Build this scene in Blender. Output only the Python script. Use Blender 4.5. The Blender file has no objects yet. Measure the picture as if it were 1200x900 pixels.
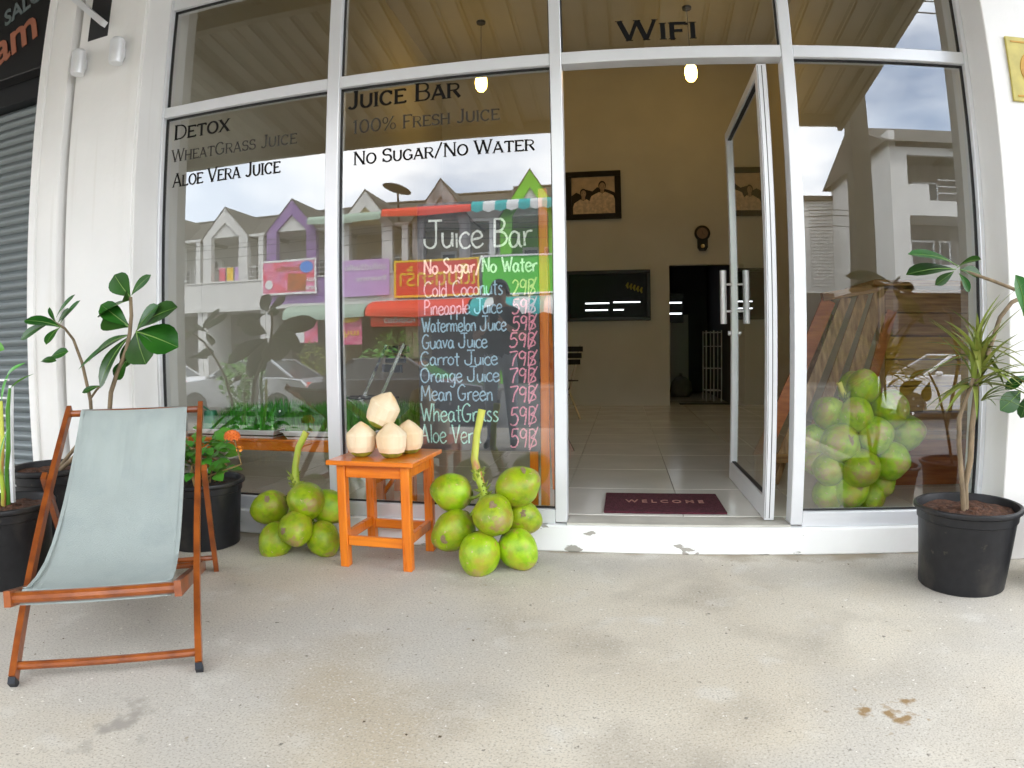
import bpy, math, random
from mathutils import Vector, Matrix, noise
C = bpy.context.scene.collection
sc = bpy.context.scene
PI = math.pi
R = math.radians
random.seed(7)

# ------------------------------------------------------------------ camera (wide, slightly barrel-distorting lens)
cam_d = bpy.data.cameras.new('camera')
cam = bpy.data.objects.new('camera', cam_d)
C.objects.link(cam)
sc.camera = cam
cam_d.type = 'PANO'
cam_d.panorama_type = 'FISHEYE_LENS_POLYNOMIAL'
cam_d.sensor_width = 36.0
cam_d.sensor_height = 27.0
cam_d.fisheye_fov = PI
cam_d.fisheye_polynomial_k0 = 0.0
cam_d.fisheye_polynomial_k1 = -0.04514370805
cam_d.fisheye_polynomial_k2 = 3.0413604e-05
cam_d.fisheye_polynomial_k3 = 1.18193102e-05
cam_d.fisheye_polynomial_k4 = -2.2520182e-07
cam_d.clip_start = 0.05
cam_d.clip_end = 2000
right = Vector((0.98470, 0.17384, -0.01180))
fwd = Vector((-0.17421, 0.98355, -0.04769))
up = Vector((0.003315, 0.049015, 0.998793))
cam.matrix_world = Matrix(((right.x, up.x, -fwd.x, 0.21222), (right.y, up.y, -fwd.y, -2.86),
                           (right.z, up.z, -fwd.z, 0.90775), (0, 0, 0, 1)))

# ------------------------------------------------------------------ world: bright broken overcast
SUN_EL, SUN_AZ = 58, 160
w = bpy.data.worlds.new('World')
sc.world = w
w.use_nodes = True
nt = w.node_tree
N, L = nt.nodes, nt.links
bg = N['Background']
sky = N.new('ShaderNodeTexSky')
sky.sky_type = 'NISHITA'
sky.sun_disc = False
sky.sun_elevation = R(SUN_EL)
sky.sun_rotation = R(-25)
sky.dust_density = 2.0
tc = N.new('ShaderNodeTexCoord')
mp = N.new('ShaderNodeMapping')
mp.inputs['Scale'].default_value = (1, 1, 2.6)
nz = N.new('ShaderNodeTexNoise')
nz.inputs['Scale'].default_value = 2.1
nz.inputs['Detail'].default_value = 7
nz.inputs['Roughness'].default_value = 0.55
cr = N.new('ShaderNodeValToRGB')
cr.color_ramp.elements[0].position = 0.30
cr.color_ramp.elements[1].position = 0.52
cr2 = N.new('ShaderNodeValToRGB')
cr2.color_ramp.elements[0].position = 0.35
cr2.color_ramp.elements[0].color = (0.52, 0.58, 0.66, 1)
cr2.color_ramp.elements[1].position = 0.72
cr2.color_ramp.elements[1].color = (1, 0.975, 0.93, 1)
nz2 = N.new('ShaderNodeTexNoise')
nz2.inputs['Scale'].default_value = 3.3
nz2.inputs['Detail'].default_value = 8
sc_ = N.new('ShaderNodeVectorMath')
sc_.operation = 'SCALE'
sc_.inputs['Scale'].default_value = 11.5
mx = N.new('ShaderNodeMix')
mx.data_type = 'RGBA'
L.new(tc.outputs['Generated'], mp.inputs['Vector'])
L.new(mp.outputs[0], nz.inputs['Vector'])
L.new(mp.outputs[0], nz2.inputs['Vector'])
L.new(nz.outputs['Fac'], cr.inputs[0])
L.new(nz2.outputs['Fac'], cr2.inputs[0])
L.new(cr2.outputs[0], sc_.inputs[0])
L.new(cr.outputs[0], mx.inputs[0])
L.new(sky.outputs[0], mx.inputs[6])
L.new(sc_.outputs[0], mx.inputs[7])
L.new(mx.outputs[2], bg.inputs['Color'])
bg.inputs['Strength'].default_value = 0.15

sun_d = bpy.data.lights.new('sun', 'SUN')
sun_d.energy = 1.2
sun_d.angle = R(14)
sun_d.color = (1.0, 0.96, 0.9)
sun = bpy.data.objects.new('sun', sun_d)
C.objects.link(sun)
sun.rotation_euler = (R(90 - SUN_EL), 0, R(155))
sun.location = (0, 0, 30)

sc.view_settings.view_transform = 'Standard'
sc.view_settings.look = 'None'
sc.view_settings.exposure = 2.25
sc.view_settings.gamma = 1
sc.cycles.max_bounces = 9
sc.cycles.diffuse_bounces = 5
sc.cycles.glossy_bounces = 5
sc.cycles.transparent_max_bounces = 24
sc.cycles.sample_clamp_indirect = 6
sc.cycles.use_denoising = True

# ------------------------------------------------------------------ materials
def mat(name, col, rough=0.6, metal=0.0, var=0.12, scale=8.0, bump=0.0, bscale=40.0, col2=None, c2pos=(0.45, 0.62),
        emit=None, estr=0.0, spec=0.5, coord='Object', stretch=None, detail=5, coat=0.0, rvar=0.0):
    m = bpy.data.materials.new(name)
    m.use_nodes = True
    t = m.node_tree
    n, l = t.nodes, t.links
    p = n['Principled BSDF']
    p.inputs['Roughness'].default_value = rough
    p.inputs['Metallic'].default_value = metal
    p.inputs['Specular IOR Level'].default_value = spec
    p.inputs['Coat Weight'].default_value = coat
    p.inputs['Coat Roughness'].default_value = 0.15
    co = n.new('ShaderNodeTexCoord')
    src = co.outputs[coord]
    if stretch:
        mm = n.new('ShaderNodeMapping')
        mm.inputs['Scale'].default_value = stretch
        l.new(src, mm.inputs['Vector'])
        src = mm.outputs[0]
    no = n.new('ShaderNodeTexNoise')
    no.inputs['Scale'].default_value = scale
    no.inputs['Detail'].default_value = detail
    l.new(src, no.inputs['Vector'])
    ra = n.new('ShaderNodeValToRGB')
    a, b = ra.color_ramp.elements
    if col2 is None:
        a.position, b.position = 0.3, 0.7
        a.color = (*[max(0, c * (1 - var)) for c in col], 1)
        b.color = (*[min(1, c * (1 + var)) for c in col], 1)
    else:
        a.position, b.position = c2pos
        a.color = (*col, 1)
        b.color = (*col2, 1)
    l.new(no.outputs['Fac'], ra.inputs[0])
    l.new(ra.outputs[0], p.inputs['Base Color'])
    if rvar:
        rr = n.new('ShaderNodeMapRange')
        rr.inputs['To Min'].default_value = max(0.02, rough - rvar)
        rr.inputs['To Max'].default_value = min(1, rough + rvar)
        l.new(no.outputs['Fac'], rr.inputs['Value'])
        l.new(rr.outputs[0], p.inputs['Roughness'])
    if bump:
        nb = n.new('ShaderNodeTexNoise')
        nb.inputs['Scale'].default_value = bscale
        nb.inputs['Detail'].default_value = 6
        l.new(src, nb.inputs['Vector'])
        bu = n.new('ShaderNodeBump')
        bu.inputs['Strength'].default_value = bump
        bu.inputs['Distance'].default_value = 0.01
        l.new(nb.outputs['Fac'], bu.inputs['Height'])
        l.new(bu.outputs[0], p.inputs['Normal'])
    if emit:
        p.inputs['Emission Color'].default_value = (*emit, 1)
        p.inputs['Emission Strength'].default_value = estr
    return m

def mix_layer(m, col, scale, lo, hi, detail=6, stretch=None, coord='Object', seed=0.0):
    """lay another patchy colour (stain, chip, speck) over a material's base colour"""
    t = m.node_tree
    n, l = t.nodes, t.links
    p = n['Principled BSDF']
    old = p.inputs['Base Color'].links[0].from_socket
    co = n.new('ShaderNodeTexCoord')
    mm = n.new('ShaderNodeMapping')
    mm.inputs['Location'].default_value = (seed, seed * 1.7, seed * 0.6)
    if stretch:
        mm.inputs['Scale'].default_value = stretch
    l.new(co.outputs[coord], mm.inputs['Vector'])
    no = n.new('ShaderNodeTexNoise')
    no.inputs['Scale'].default_value = scale
    no.inputs['Detail'].default_value = detail
    l.new(mm.outputs[0], no.inputs['Vector'])
    mr = n.new('ShaderNodeMapRange')
    mr.inputs['From Min'].default_value = lo
    mr.inputs['From Max'].default_value = hi
    l.new(no.outputs['Fac'], mr.inputs['Value'])
    mi = n.new('ShaderNodeMix')
    mi.data_type = 'RGBA'
    l.new(mr.outputs[0], mi.inputs[0])
    l.new(old, mi.inputs[6])
    mi.inputs[7].default_value = (*col, 1)
    l.new(mi.outputs[2], p.inputs['Base Color'])
    return m

def place_layer(m, col, test, lo, hi, nscale=6.0, namt=0.5, seed=0.0):
    """patch of colour where a coordinate measure plus noise passes lo..hi; test: ('dist', x, y) or ('axis', 0|1|2, sign)"""
    t = m.node_tree
    n, l = t.nodes, t.links
    p = n['Principled BSDF']
    old = p.inputs['Base Color'].links[0].from_socket
    co = n.new('ShaderNodeTexCoord')
    if test[0] == 'dist':
        mm = n.new('ShaderNodeMapping')
        mm.inputs['Location'].default_value = (-test[1], -test[2], 0)
        l.new(co.outputs['Object'], mm.inputs['Vector'])
        vl = n.new('ShaderNodeVectorMath')
        vl.operation = 'LENGTH'
        l.new(mm.outputs[0], vl.inputs[0])
        val = vl.outputs['Value']
    else:
        sp = n.new('ShaderNodeSeparateXYZ')
        l.new(co.outputs['Object'], sp.inputs[0])
        mu = n.new('ShaderNodeMath')
        mu.operation = 'MULTIPLY'
        mu.inputs[1].default_value = test[2]
        l.new(sp.outputs[test[1]], mu.inputs[0])
        val = mu.outputs[0]
    no = n.new('ShaderNodeTexNoise')
    no.inputs['Scale'].default_value = nscale
    no.inputs['Detail'].default_value = 8
    m2 = n.new('ShaderNodeMapping')
    m2.inputs['Location'].default_value = (seed, seed, seed)
    l.new(co.outputs['Object'], m2.inputs['Vector'])
    l.new(m2.outputs[0], no.inputs['Vector'])
    ma = n.new('ShaderNodeMath')
    ma.operation = 'MULTIPLY_ADD'
    ma.inputs[1].default_value = namt
    l.new(no.outputs['Fac'], ma.inputs[0])
    l.new(val, ma.inputs[2])
    mr = n.new('ShaderNodeMapRange')
    mr.inputs['From Min'].default_value = lo
    mr.inputs['From Max'].default_value = hi
    l.new(ma.outputs[0], mr.inputs['Value'])
    mi = n.new('ShaderNodeMix')
    mi.data_type = 'RGBA'
    l.new(mr.outputs[0], mi.inputs[0])
    l.new(old, mi.inputs[6])
    mi.inputs[7].default_value = (*col, 1)
    l.new(mi.outputs[2], p.inputs['Base Color'])
    return m

def rand_tint(m, amt=0.2, hue=0.03):
    t = m.node_tree
    n, l = t.nodes, t.links
    p = n['Principled BSDF']
    old = p.inputs['Base Color'].links[0].from_socket
    oi = n.new('ShaderNodeObjectInfo')
    hs = n.new('ShaderNodeHueSaturation')
    a = n.new('ShaderNodeMapRange')
    a.inputs['To Min'].default_value = 1 - amt
    a.inputs['To Max'].default_value = 1 + amt
    b = n.new('ShaderNodeMapRange')
    b.inputs['To Min'].default_value = 0.5 - hue
    b.inputs['To Max'].default_value = 0.5 + hue
    l.new(oi.outputs['Random'], a.inputs['Value'])
    l.new(oi.outputs['Random'], b.inputs['Value'])
    l.new(a.outputs[0], hs.inputs['Value'])
    l.new(b.outputs[0], hs.inputs['Hue'])
    l.new(old, hs.inputs['Color'])
    l.new(hs.outputs[0], p.inputs['Base Color'])
    return m

def glass_mat(name, refl=0.16, tint=(0.86, 0.89, 0.87)):
    m = bpy.data.materials.new(name)
    m.use_nodes = True
    t = m.node_tree
    n, l = t.nodes, t.links
    for x in list(n):
        n.remove(x)
    out = n.new('ShaderNodeOutputMaterial')
    tr = n.new('ShaderNodeBsdfTransparent')
    tr.inputs['Color'].default_value = (*tint, 1)
    gl = n.new('ShaderNodeBsdfGlossy')
    gl.inputs['Roughness'].default_value = 0.0
    gl.inputs['Color'].default_value = (0.95, 0.97, 1.0, 1)
    fr = n.new('ShaderNodeFresnel')
    fr.inputs['IOR'].default_value = 1.5
    ad = n.new('ShaderNodeMath')
    ad.operation = 'ADD'
    ad.use_clamp = True
    ad.inputs[1].default_value = refl
    mi = n.new('ShaderNodeMixShader')
    no = n.new('ShaderNodeTexNoise')
    no.inputs['Scale'].default_value = 1.6
    no.inputs['Detail'].default_value = 1
    co = n.new('ShaderNodeTexCoord')
    bu = n.new('ShaderNodeBump')
    bu.inputs['Strength'].default_value = 0.012
    bu.inputs['Distance'].default_value = 0.05
    l.new(co.outputs['Object'], no.inputs['Vector'])
    l.new(no.outputs['Fac'], bu.inputs['Height'])
    l.new(bu.outputs[0], gl.inputs['Normal'])
    # both faces of the pane act together at the face the light meets first
    db = n.new('ShaderNodeMath')
    db.operation = 'MULTIPLY'
    db.inputs[1].default_value = 1.8
    ge = n.new('ShaderNodeNewGeometry')
    fb = n.new('ShaderNodeMath')
    fb.operation = 'SUBTRACT'
    fb.inputs[0].default_value = 1.0
    ml = n.new('ShaderNodeMath')
    ml.operation = 'MULTIPLY'
    l.new(fr.outputs[0], db.inputs[0])
    l.new(db.outputs[0], ad.inputs[0])
    l.new(ge.outputs['Backfacing'], fb.inputs[1])
    l.new(ad.outputs[0], ml.inputs[0])
    l.new(fb.outputs[0], ml.inputs[1])
    l.new(ml.outputs[0], mi.inputs[0])
    l.new(tr.outputs[0], mi.inputs[1])
    l.new(gl.outputs[0], mi.inputs[2])
    l.new(mi.outputs[0], out.inputs['Surface'])
    return m

def wood_mat(name, c1, c2, rough=0.45, along='x', scale=5.0, coat=0.2):
    st = {'x': (1.2, 14, 14), 'y': (14, 1.2, 14), 'z': (14, 14, 1.2)}[along]
    return mat(name, c1, rough, scale=scale, col2=c2, c2pos=(0.35, 0.68), stretch=st, bump=0.12, bscale=12, coat=coat, detail=8, rvar=0.1)

M = {}
g = mat('concrete', (0.54, 0.475, 0.375), 0.9, scale=1.3, col2=(0.62, 0.565, 0.47), c2pos=(0.35, 0.65), bump=0.16, bscale=170, detail=10, spec=0.2)
mix_layer(g, (0.38, 0.335, 0.27), 2.7, 0.50, 0.74, seed=3)
mix_layer(g, (0.50, 0.465, 0.41), 0.9, 0.45, 0.6, seed=9)
mix_layer(g, (0.64, 0.61, 0.55), 5.0, 0.58, 0.78, seed=5, detail=10)
mix_layer(g, (0.42, 0.34, 0.23), 1.1, 0.60, 0.78, seed=21, detail=8)
mix_layer(g, (0.30, 0.235, 0.16), 16.0, 0.72, 0.80, seed=1.3, detail=6)
mix_layer(g, (0.30, 0.27, 0.22), 150.0, 0.50, 0.75, seed=2.3, detail=4)
mix_layer(g, (0.60, 0.56, 0.48), 110.0, 0.56, 0.76, seed=6.3, detail=4)
mix_layer(g, (0.20, 0.18, 0.15), 45.0, 0.70, 0.76, seed=8.1, detail=3)
mix_layer(g, (0.75, 0.72, 0.66), 60.0, 0.72, 0.76, seed=4.1, detail=2)
place_layer(g, (0.30, 0.20, 0.10), ('dist', 0.904, -1.375), .27, .22, nscale=22, namt=.4, seed=1.7)
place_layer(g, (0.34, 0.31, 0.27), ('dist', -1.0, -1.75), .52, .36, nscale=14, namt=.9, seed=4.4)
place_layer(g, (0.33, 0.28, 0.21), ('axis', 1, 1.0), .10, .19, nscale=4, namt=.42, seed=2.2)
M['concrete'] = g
M['far_paving'] = mat('far_paving', (0.17, 0.165, 0.155), .9, scale=2, var=.15)
M['asphalt'] = mix_layer(mat('asphalt', (0.075, 0.075, 0.073), 0.9, scale=2, var=0.2, bump=0.4, bscale=90), (0.11, 0.105, 0.10), 0.4, 0.45, 0.65)
M['white_wall'] = mix_layer(mat('white_wall_paint', (0.78, 0.77, 0.75), 0.7, scale=3, var=0.03, bump=0.15, bscale=25), (0.66, 0.63, 0.57), 1.7, 0.55, 0.85, stretch=(1, 1, 0.3))
mix_layer(M['white_wall'], (0.69, 0.67, 0.63), 5.0, 0.62, 0.85, stretch=(3, 3, 0.16), seed=4)
pl = mat('plinth_paint', (0.86, 0.86, 0.84), 0.6, scale=3, var=0.03, bump=0.2, bscale=20)
mix_layer(pl, (0.36, 0.34, 0.30), 5.2, 0.635, 0.645, seed=2.2, stretch=(0.8, 1, 2.2))
mix_layer(pl, (0.45, 0.40, 0.33), 14.0, 0.69, 0.72, seed=6.2)
M['plinth'] = pl
M['alu'] = mix_layer(mat('white_aluminium', (0.74, 0.75, 0.77), 0.35, metal=0.25, scale=4, var=0.03), (0.62, 0.61, 0.58), 2.5, 0.6, 0.85)
M['gasket'] = mat('rubber_gasket', (0.015, 0.015, 0.016), 0.6)
M['glass'] = glass_mat('shop_glass', 0.08, (0.96, 0.97, 0.96))
M['door_glass'] = glass_mat('door_glass', 0.03, (0.80, 0.82, 0.80))
M['black_vinyl'] = mat('black_vinyl', (0.004, 0.004, 0.004), 0.6, spec=0.15)
M['grey_vinyl'] = mat('faded_grey_vinyl', (0.035, 0.033, 0.030), 0.6, spec=0.2)
M['steel'] = mat('brushed_steel', (0.80, 0.80, 0.80), 0.4, metal=0.5, scale=30, var=0.05)
M['tile'] = rand_tint(mat('floor_tile', (0.78, 0.76, 0.69), 0.13, scale=3, var=0.05, spec=0.6, rvar=0.04), 0.03, 0.0)
M['grout'] = mat('grout', (0.50, 0.48, 0.42), 0.8)
M['inner_wall'] = mat('inner_wall', (0.62, 0.60, 0.52), 0.75, scale=2, var=0.04, bump=0.08)
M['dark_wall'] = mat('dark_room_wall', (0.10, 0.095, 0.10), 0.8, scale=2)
M['inner_ceiling'] = mat('inner_ceiling', (0.50, 0.48, 0.41), 0.8, scale=2, var=0.04)
M['canopy'] = mix_layer(mat('canopy_sheet', (0.36, 0.345, 0.30), 0.5, metal=0.1, scale=2, var=0.08), (0.27, 0.25, 0.20), 1.2, 0.5, 0.7)
M['beam'] = mat('painted_beam', (0.17, 0.155, 0.11), 0.6, scale=4)
M['orange'] = wood_mat('orange_varnished_wood', (0.60, 0.130, 0.004), (0.80, 0.225, 0.008), 0.3, 'z', 3.0, 0.5)
M['orange_x'] = wood_mat('orange_varnished_board', (0.60, 0.130, 0.004), (0.80, 0.225, 0.008), 0.32, 'x', 3.0, 0.5)
M['teak'] = mat('deck_chair_wood', (0.15, 0.032, 0.005), 0.35, scale=14, col2=(0.35, 0.088, 0.010), c2pos=(0.3, 0.75), bump=0.1, bscale=60, coat=0.4, detail=8)
M['rubber'] = mat('black_rubber', (0.015, 0.018, 0.025), 0.6)
cv = mat('canvas', (0.37, 0.415, 0.39), 0.85, scale=3, var=0.06, bump=0.3, bscale=260)
mix_layer(cv, (0.325, 0.37, 0.355), 3.0, 0.5, 0.75, stretch=(3, 3, 0.5))
M['canvas'] = cv
M['pot'] = mat('black_plastic_pot', (0.012, 0.012, 0.0135), 0.42, scale=30, spec=0.35, var=0.2, bump=0.08, bscale=60)
mix_layer(M['pot'], (0.045, 0.04, 0.034), 6.0, 0.55, 0.75, seed=3, detail=10)
mix_layer(M['pot'], (0.09, 0.075, 0.055), 22.0, 0.68, 0.76, seed=5, detail=6)
M['soil'] = mat('potting_soil', (0.075, 0.030, 0.014), 0.95, scale=40, var=0.5, bump=1.0, bscale=90)
M['dark_soil'] = mat('dark_soil', (0.03, 0.022, 0.016), 0.95, scale=40, var=0.4, bump=1.0, bscale=90)
def leafm(name, c1, c2, rough=0.35, tint=0.25):
    m = mat(name, c1, rough, scale=6, col2=c2, c2pos=(0.3, 0.7), spec=0.32, bump=0.1, bscale=25)
    return rand_tint(m, tint, 0.015)
M['leaf'] = leafm('glossy_leaf', (0.010, 0.062, 0.006), (0.026, 0.115, 0.010), 0.36)
M['leaf_bright'] = leafm('bright_leaf', (0.05, 0.19, 0.018), (0.10, 0.30, 0.03), 0.4)
M['strap_leaf'] = leafm('strap_leaf', (0.10, 0.17, 0.02), (0.26, 0.27, 0.06), 0.4)
M['vein'] = mat('leaf_vein', (0.16, 0.28, 0.06), 0.5)
M['bark'] = mat('bark', (0.20, 0.145, 0.085), 0.8, scale=30, var=0.35, bump=0.6, bscale=50, stretch=(1, 1, 0.4))
M['red_stem'] = mat('young_stem', (0.24, 0.16, 0.06), 0.7, scale=20, var=0.3)
M['petal'] = rand_tint(mat('orange_petal', (0.85, 0.26, 0.03), 0.6, scale=20, var=0.1), 0.15, 0.015)
cm = mat('green_coconut_husk', (0.24, 0.39, 0.004), 0.36, scale=2.2, col2=(0.38, 0.51, 0.008), c2pos=(0.35, 0.7), bump=0.25, bscale=18, detail=7)
mix_layer(cm, (0.13, 0.24, 0.004), 1.8, 0.50, 0.78, seed=4)
mix_layer(cm, (0.38, 0.25, 0.06), 2.6, 0.61, 0.72, seed=1, detail=10)
mix_layer(cm, (0.55, 0.42, 0.22), 3.4, 0.67, 0.70, seed=7, detail=10)
mix_layer(cm, (0.10, 0.07, 0.02), 26.0, 0.68, 0.74, seed=3, detail=4)
mix_layer(cm, (0.36, 0.30, 0.03), 1.3, 0.52, 0.75, seed=11, detail=3)
place_layer(cm, (0.40, 0.33, 0.07), ('axis', 2, 1.0), 1.10, 1.36, nscale=3.5, namt=.7, seed=3)
place_layer(cm, (0.36, 0.27, 0.09), ('axis', 2, -1.0), 1.38, 1.56, nscale=5, namt=.7, seed=6)
M['coconut'] = rand_tint(cm, 0.16, 0.012)
M['scar'] = mat('coconut_scar', (0.34, 0.24, 0.13), 0.85, scale=60, var=0.5, bump=0.8, bscale=80)
M['cap'] = mat('coconut_calyx', (0.22, 0.29, 0.03), 0.7, scale=30, var=0.5)
M['stalk'] = mat('coconut_stalk', (0.34, 0.45, 0.03), 0.5, scale=9, col2=(0.60, 0.56, 0.10), c2pos=(0.4, 0.65), stretch=(1, 1, 0.4))
mix_layer(M['stalk'], (0.40, 0.17, 0.06), 6, 0.55, 0.66, seed=2, stretch=(3, 3, 0.6))
pc = mat('peeled_coconut', (0.70, 0.49, 0.26), 0.65, scale=7, col2=(0.80, 0.67, 0.47), c2pos=(0.3, 0.6), bump=0.3, bscale=30, stretch=(1, 1, 0.35))
M['peeled'] = mix_layer(pc, (0.74, 0.44, 0.16), 6.0, 0.58, 0.72, seed=2)
M['husk_green'] = mat('green_husk_base', (0.27, 0.30, 0.03), 0.6, scale=20, var=0.4)
bd = mat('chalkboard', (0.045, 0.047, 0.052), 0.75, scale=4, var=0.2)
M['board'] = mix_layer(bd, (0.10, 0.10, 0.11), 2.6, 0.42, 0.75, seed=5, detail=9)
def chalk(name, c):
    m = mat(name, c, 0.9, scale=90, var=0.1)
    return mix_layer(m, tuple(x * 0.45 for x in c), 160, 0.56, 0.66)
M['chalk_white'] = chalk('white_chalk', (0.85, 0.87, 0.85))
M['chalk_blue'] = chalk('pale_blue_chalk', (0.44, 0.62, 0.76))
M['chalk_green'] = chalk('pale_green_chalk', (0.50, 0.83, 0.74))
M['chalk_pink'] = chalk('pink_chalk', (0.88, 0.36, 0.46))
M['chalk_tan'] = chalk('tan_chalk', (0.72, 0.55, 0.36))
M['grass'] = rand_tint(mat('wheatgrass', (0.05, 0.24, 0.010), 0.5, scale=5, col2=(0.12, 0.40, 0.02), c2pos=(0.3, 0.7)), 0.2)
M['tray'] = mat('white_plastic_tray', (0.82, 0.83, 0.84), 0.4, var=0.02)
M['green_plastic'] = mat('green_plastic', (0.03, 0.28, 0.14), 0.35)
M['mat_red'] = mat('maroon_mat', (0.085, 0.014, 0.025), 0.95, scale=60, var=0.35, bump=1.0, bscale=200)
M['mat_text'] = mat('mat_lettering', (0.42, 0.20, 0.16), 0.9, scale=60, var=0.3)
M['dark_frame'] = mat('dark_wood_frame', (0.012, 0.009, 0.008), 0.35, scale=10, var=0.3)
M['screen'] = mat('black_screen', (0.006, 0.006, 0.007), 0.25, spec=0.12)
M['sepia'] = mat('sepia_sky', (0.60, 0.47, 0.33), 0.5, scale=7, var=0.2)
M['sepia_dark'] = mat('sepia_dark', (0.02, 0.014, 0.01), 0.5, scale=7, var=0.3)
M['sepia_shirt'] = mat('sepia_shirt', (0.70, 0.55, 0.40), 0.5, scale=20, var=0.25)
M['sepia_skin'] = mat('sepia_skin', (0.40, 0.28, 0.19), 0.5, scale=20, var=0.2)
M['clock_face'] = mat('clock_face', (0.25, 0.17, 0.12), 0.4)
M['brass'] = mat('brass', (0.75, 0.55, 0.25), 0.25, metal=0.9)
M['banana'] = mat('yellow_decal', (0.30, 0.27, 0.02), 0.5)
M['bulb'] = mat('lit_bulb', (1, 0.85, 0.5), 0.3, emit=(1.0, 0.58, 0.10), estr=6)
M['glow_strip'] = mat('gap_and_reflection_glow', (1, 1, 1), 0.3, emit=(0.9, 0.95, 1.0), estr=0.8)  # glow for the louvre gaps and the painted window reflections on the panel
M['shutter'] = mat('grey_shutter', (0.17, 0.195, 0.20), 0.5, metal=0.2, scale=3, var=0.08)
M['sign_black'] = mat('black_signboard', (0.006, 0.006, 0.007), 0.4)
M['sign_pink'] = mat('salmon_lettering', (0.36, 0.13, 0.075), 0.5)
M['sign_grey'] = mat('grey_lettering', (0.14, 0.17, 0.17), 0.5)
M['plate'] = mat('yellow_plate', (0.50, 0.42, 0.10), 0.5, scale=12, var=0.2)
M['plate_ring'] = mat('ochre_ring', (0.50, 0.26, 0.015), 0.5)
M['plate_pale'] = mat('pale_centre', (0.60, 0.56, 0.30), 0.5)
M['old_wood'] = wood_mat('old_brown_wood', (0.26, 0.13, 0.045), (0.50, 0.29, 0.11), 0.55, 'x', 3.5, 0.1)
M['old_wood_z'] = wood_mat('old_brown_slats', (0.28, 0.15, 0.07), (0.58, 0.38, 0.19), 0.55, 'z', 3.5, 0.1)
M['amber_wood'] = wood_mat('amber_planks', (0.40, 0.21, 0.015), (0.62, 0.38, 0.05), 0.5, 'x', 3.5, 0.2)
M['red_box'] = wood_mat('red_brown_crate', (0.34, 0.10, 0.025), (0.50, 0.17, 0.045), 0.5, 'x', 3.0, 0.2)
M['tread'] = mat('grey_step_tile', (0.36, 0.36, 0.35), 0.4, scale=5)
M['chrome'] = mat('chrome', (0.8, 0.8, 0.8), 0.12, metal=1.0)
M['black_metal'] = mat('black_metal', (0.015, 0.015, 0.015), 0.35, metal=0.3)
M['white_metal'] = mat('white_metal', (0.7, 0.7, 0.7), 0.4)
M['sack'] = mat('pale_sack', (0.30, 0.28, 0.24), 0.8)

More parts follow.
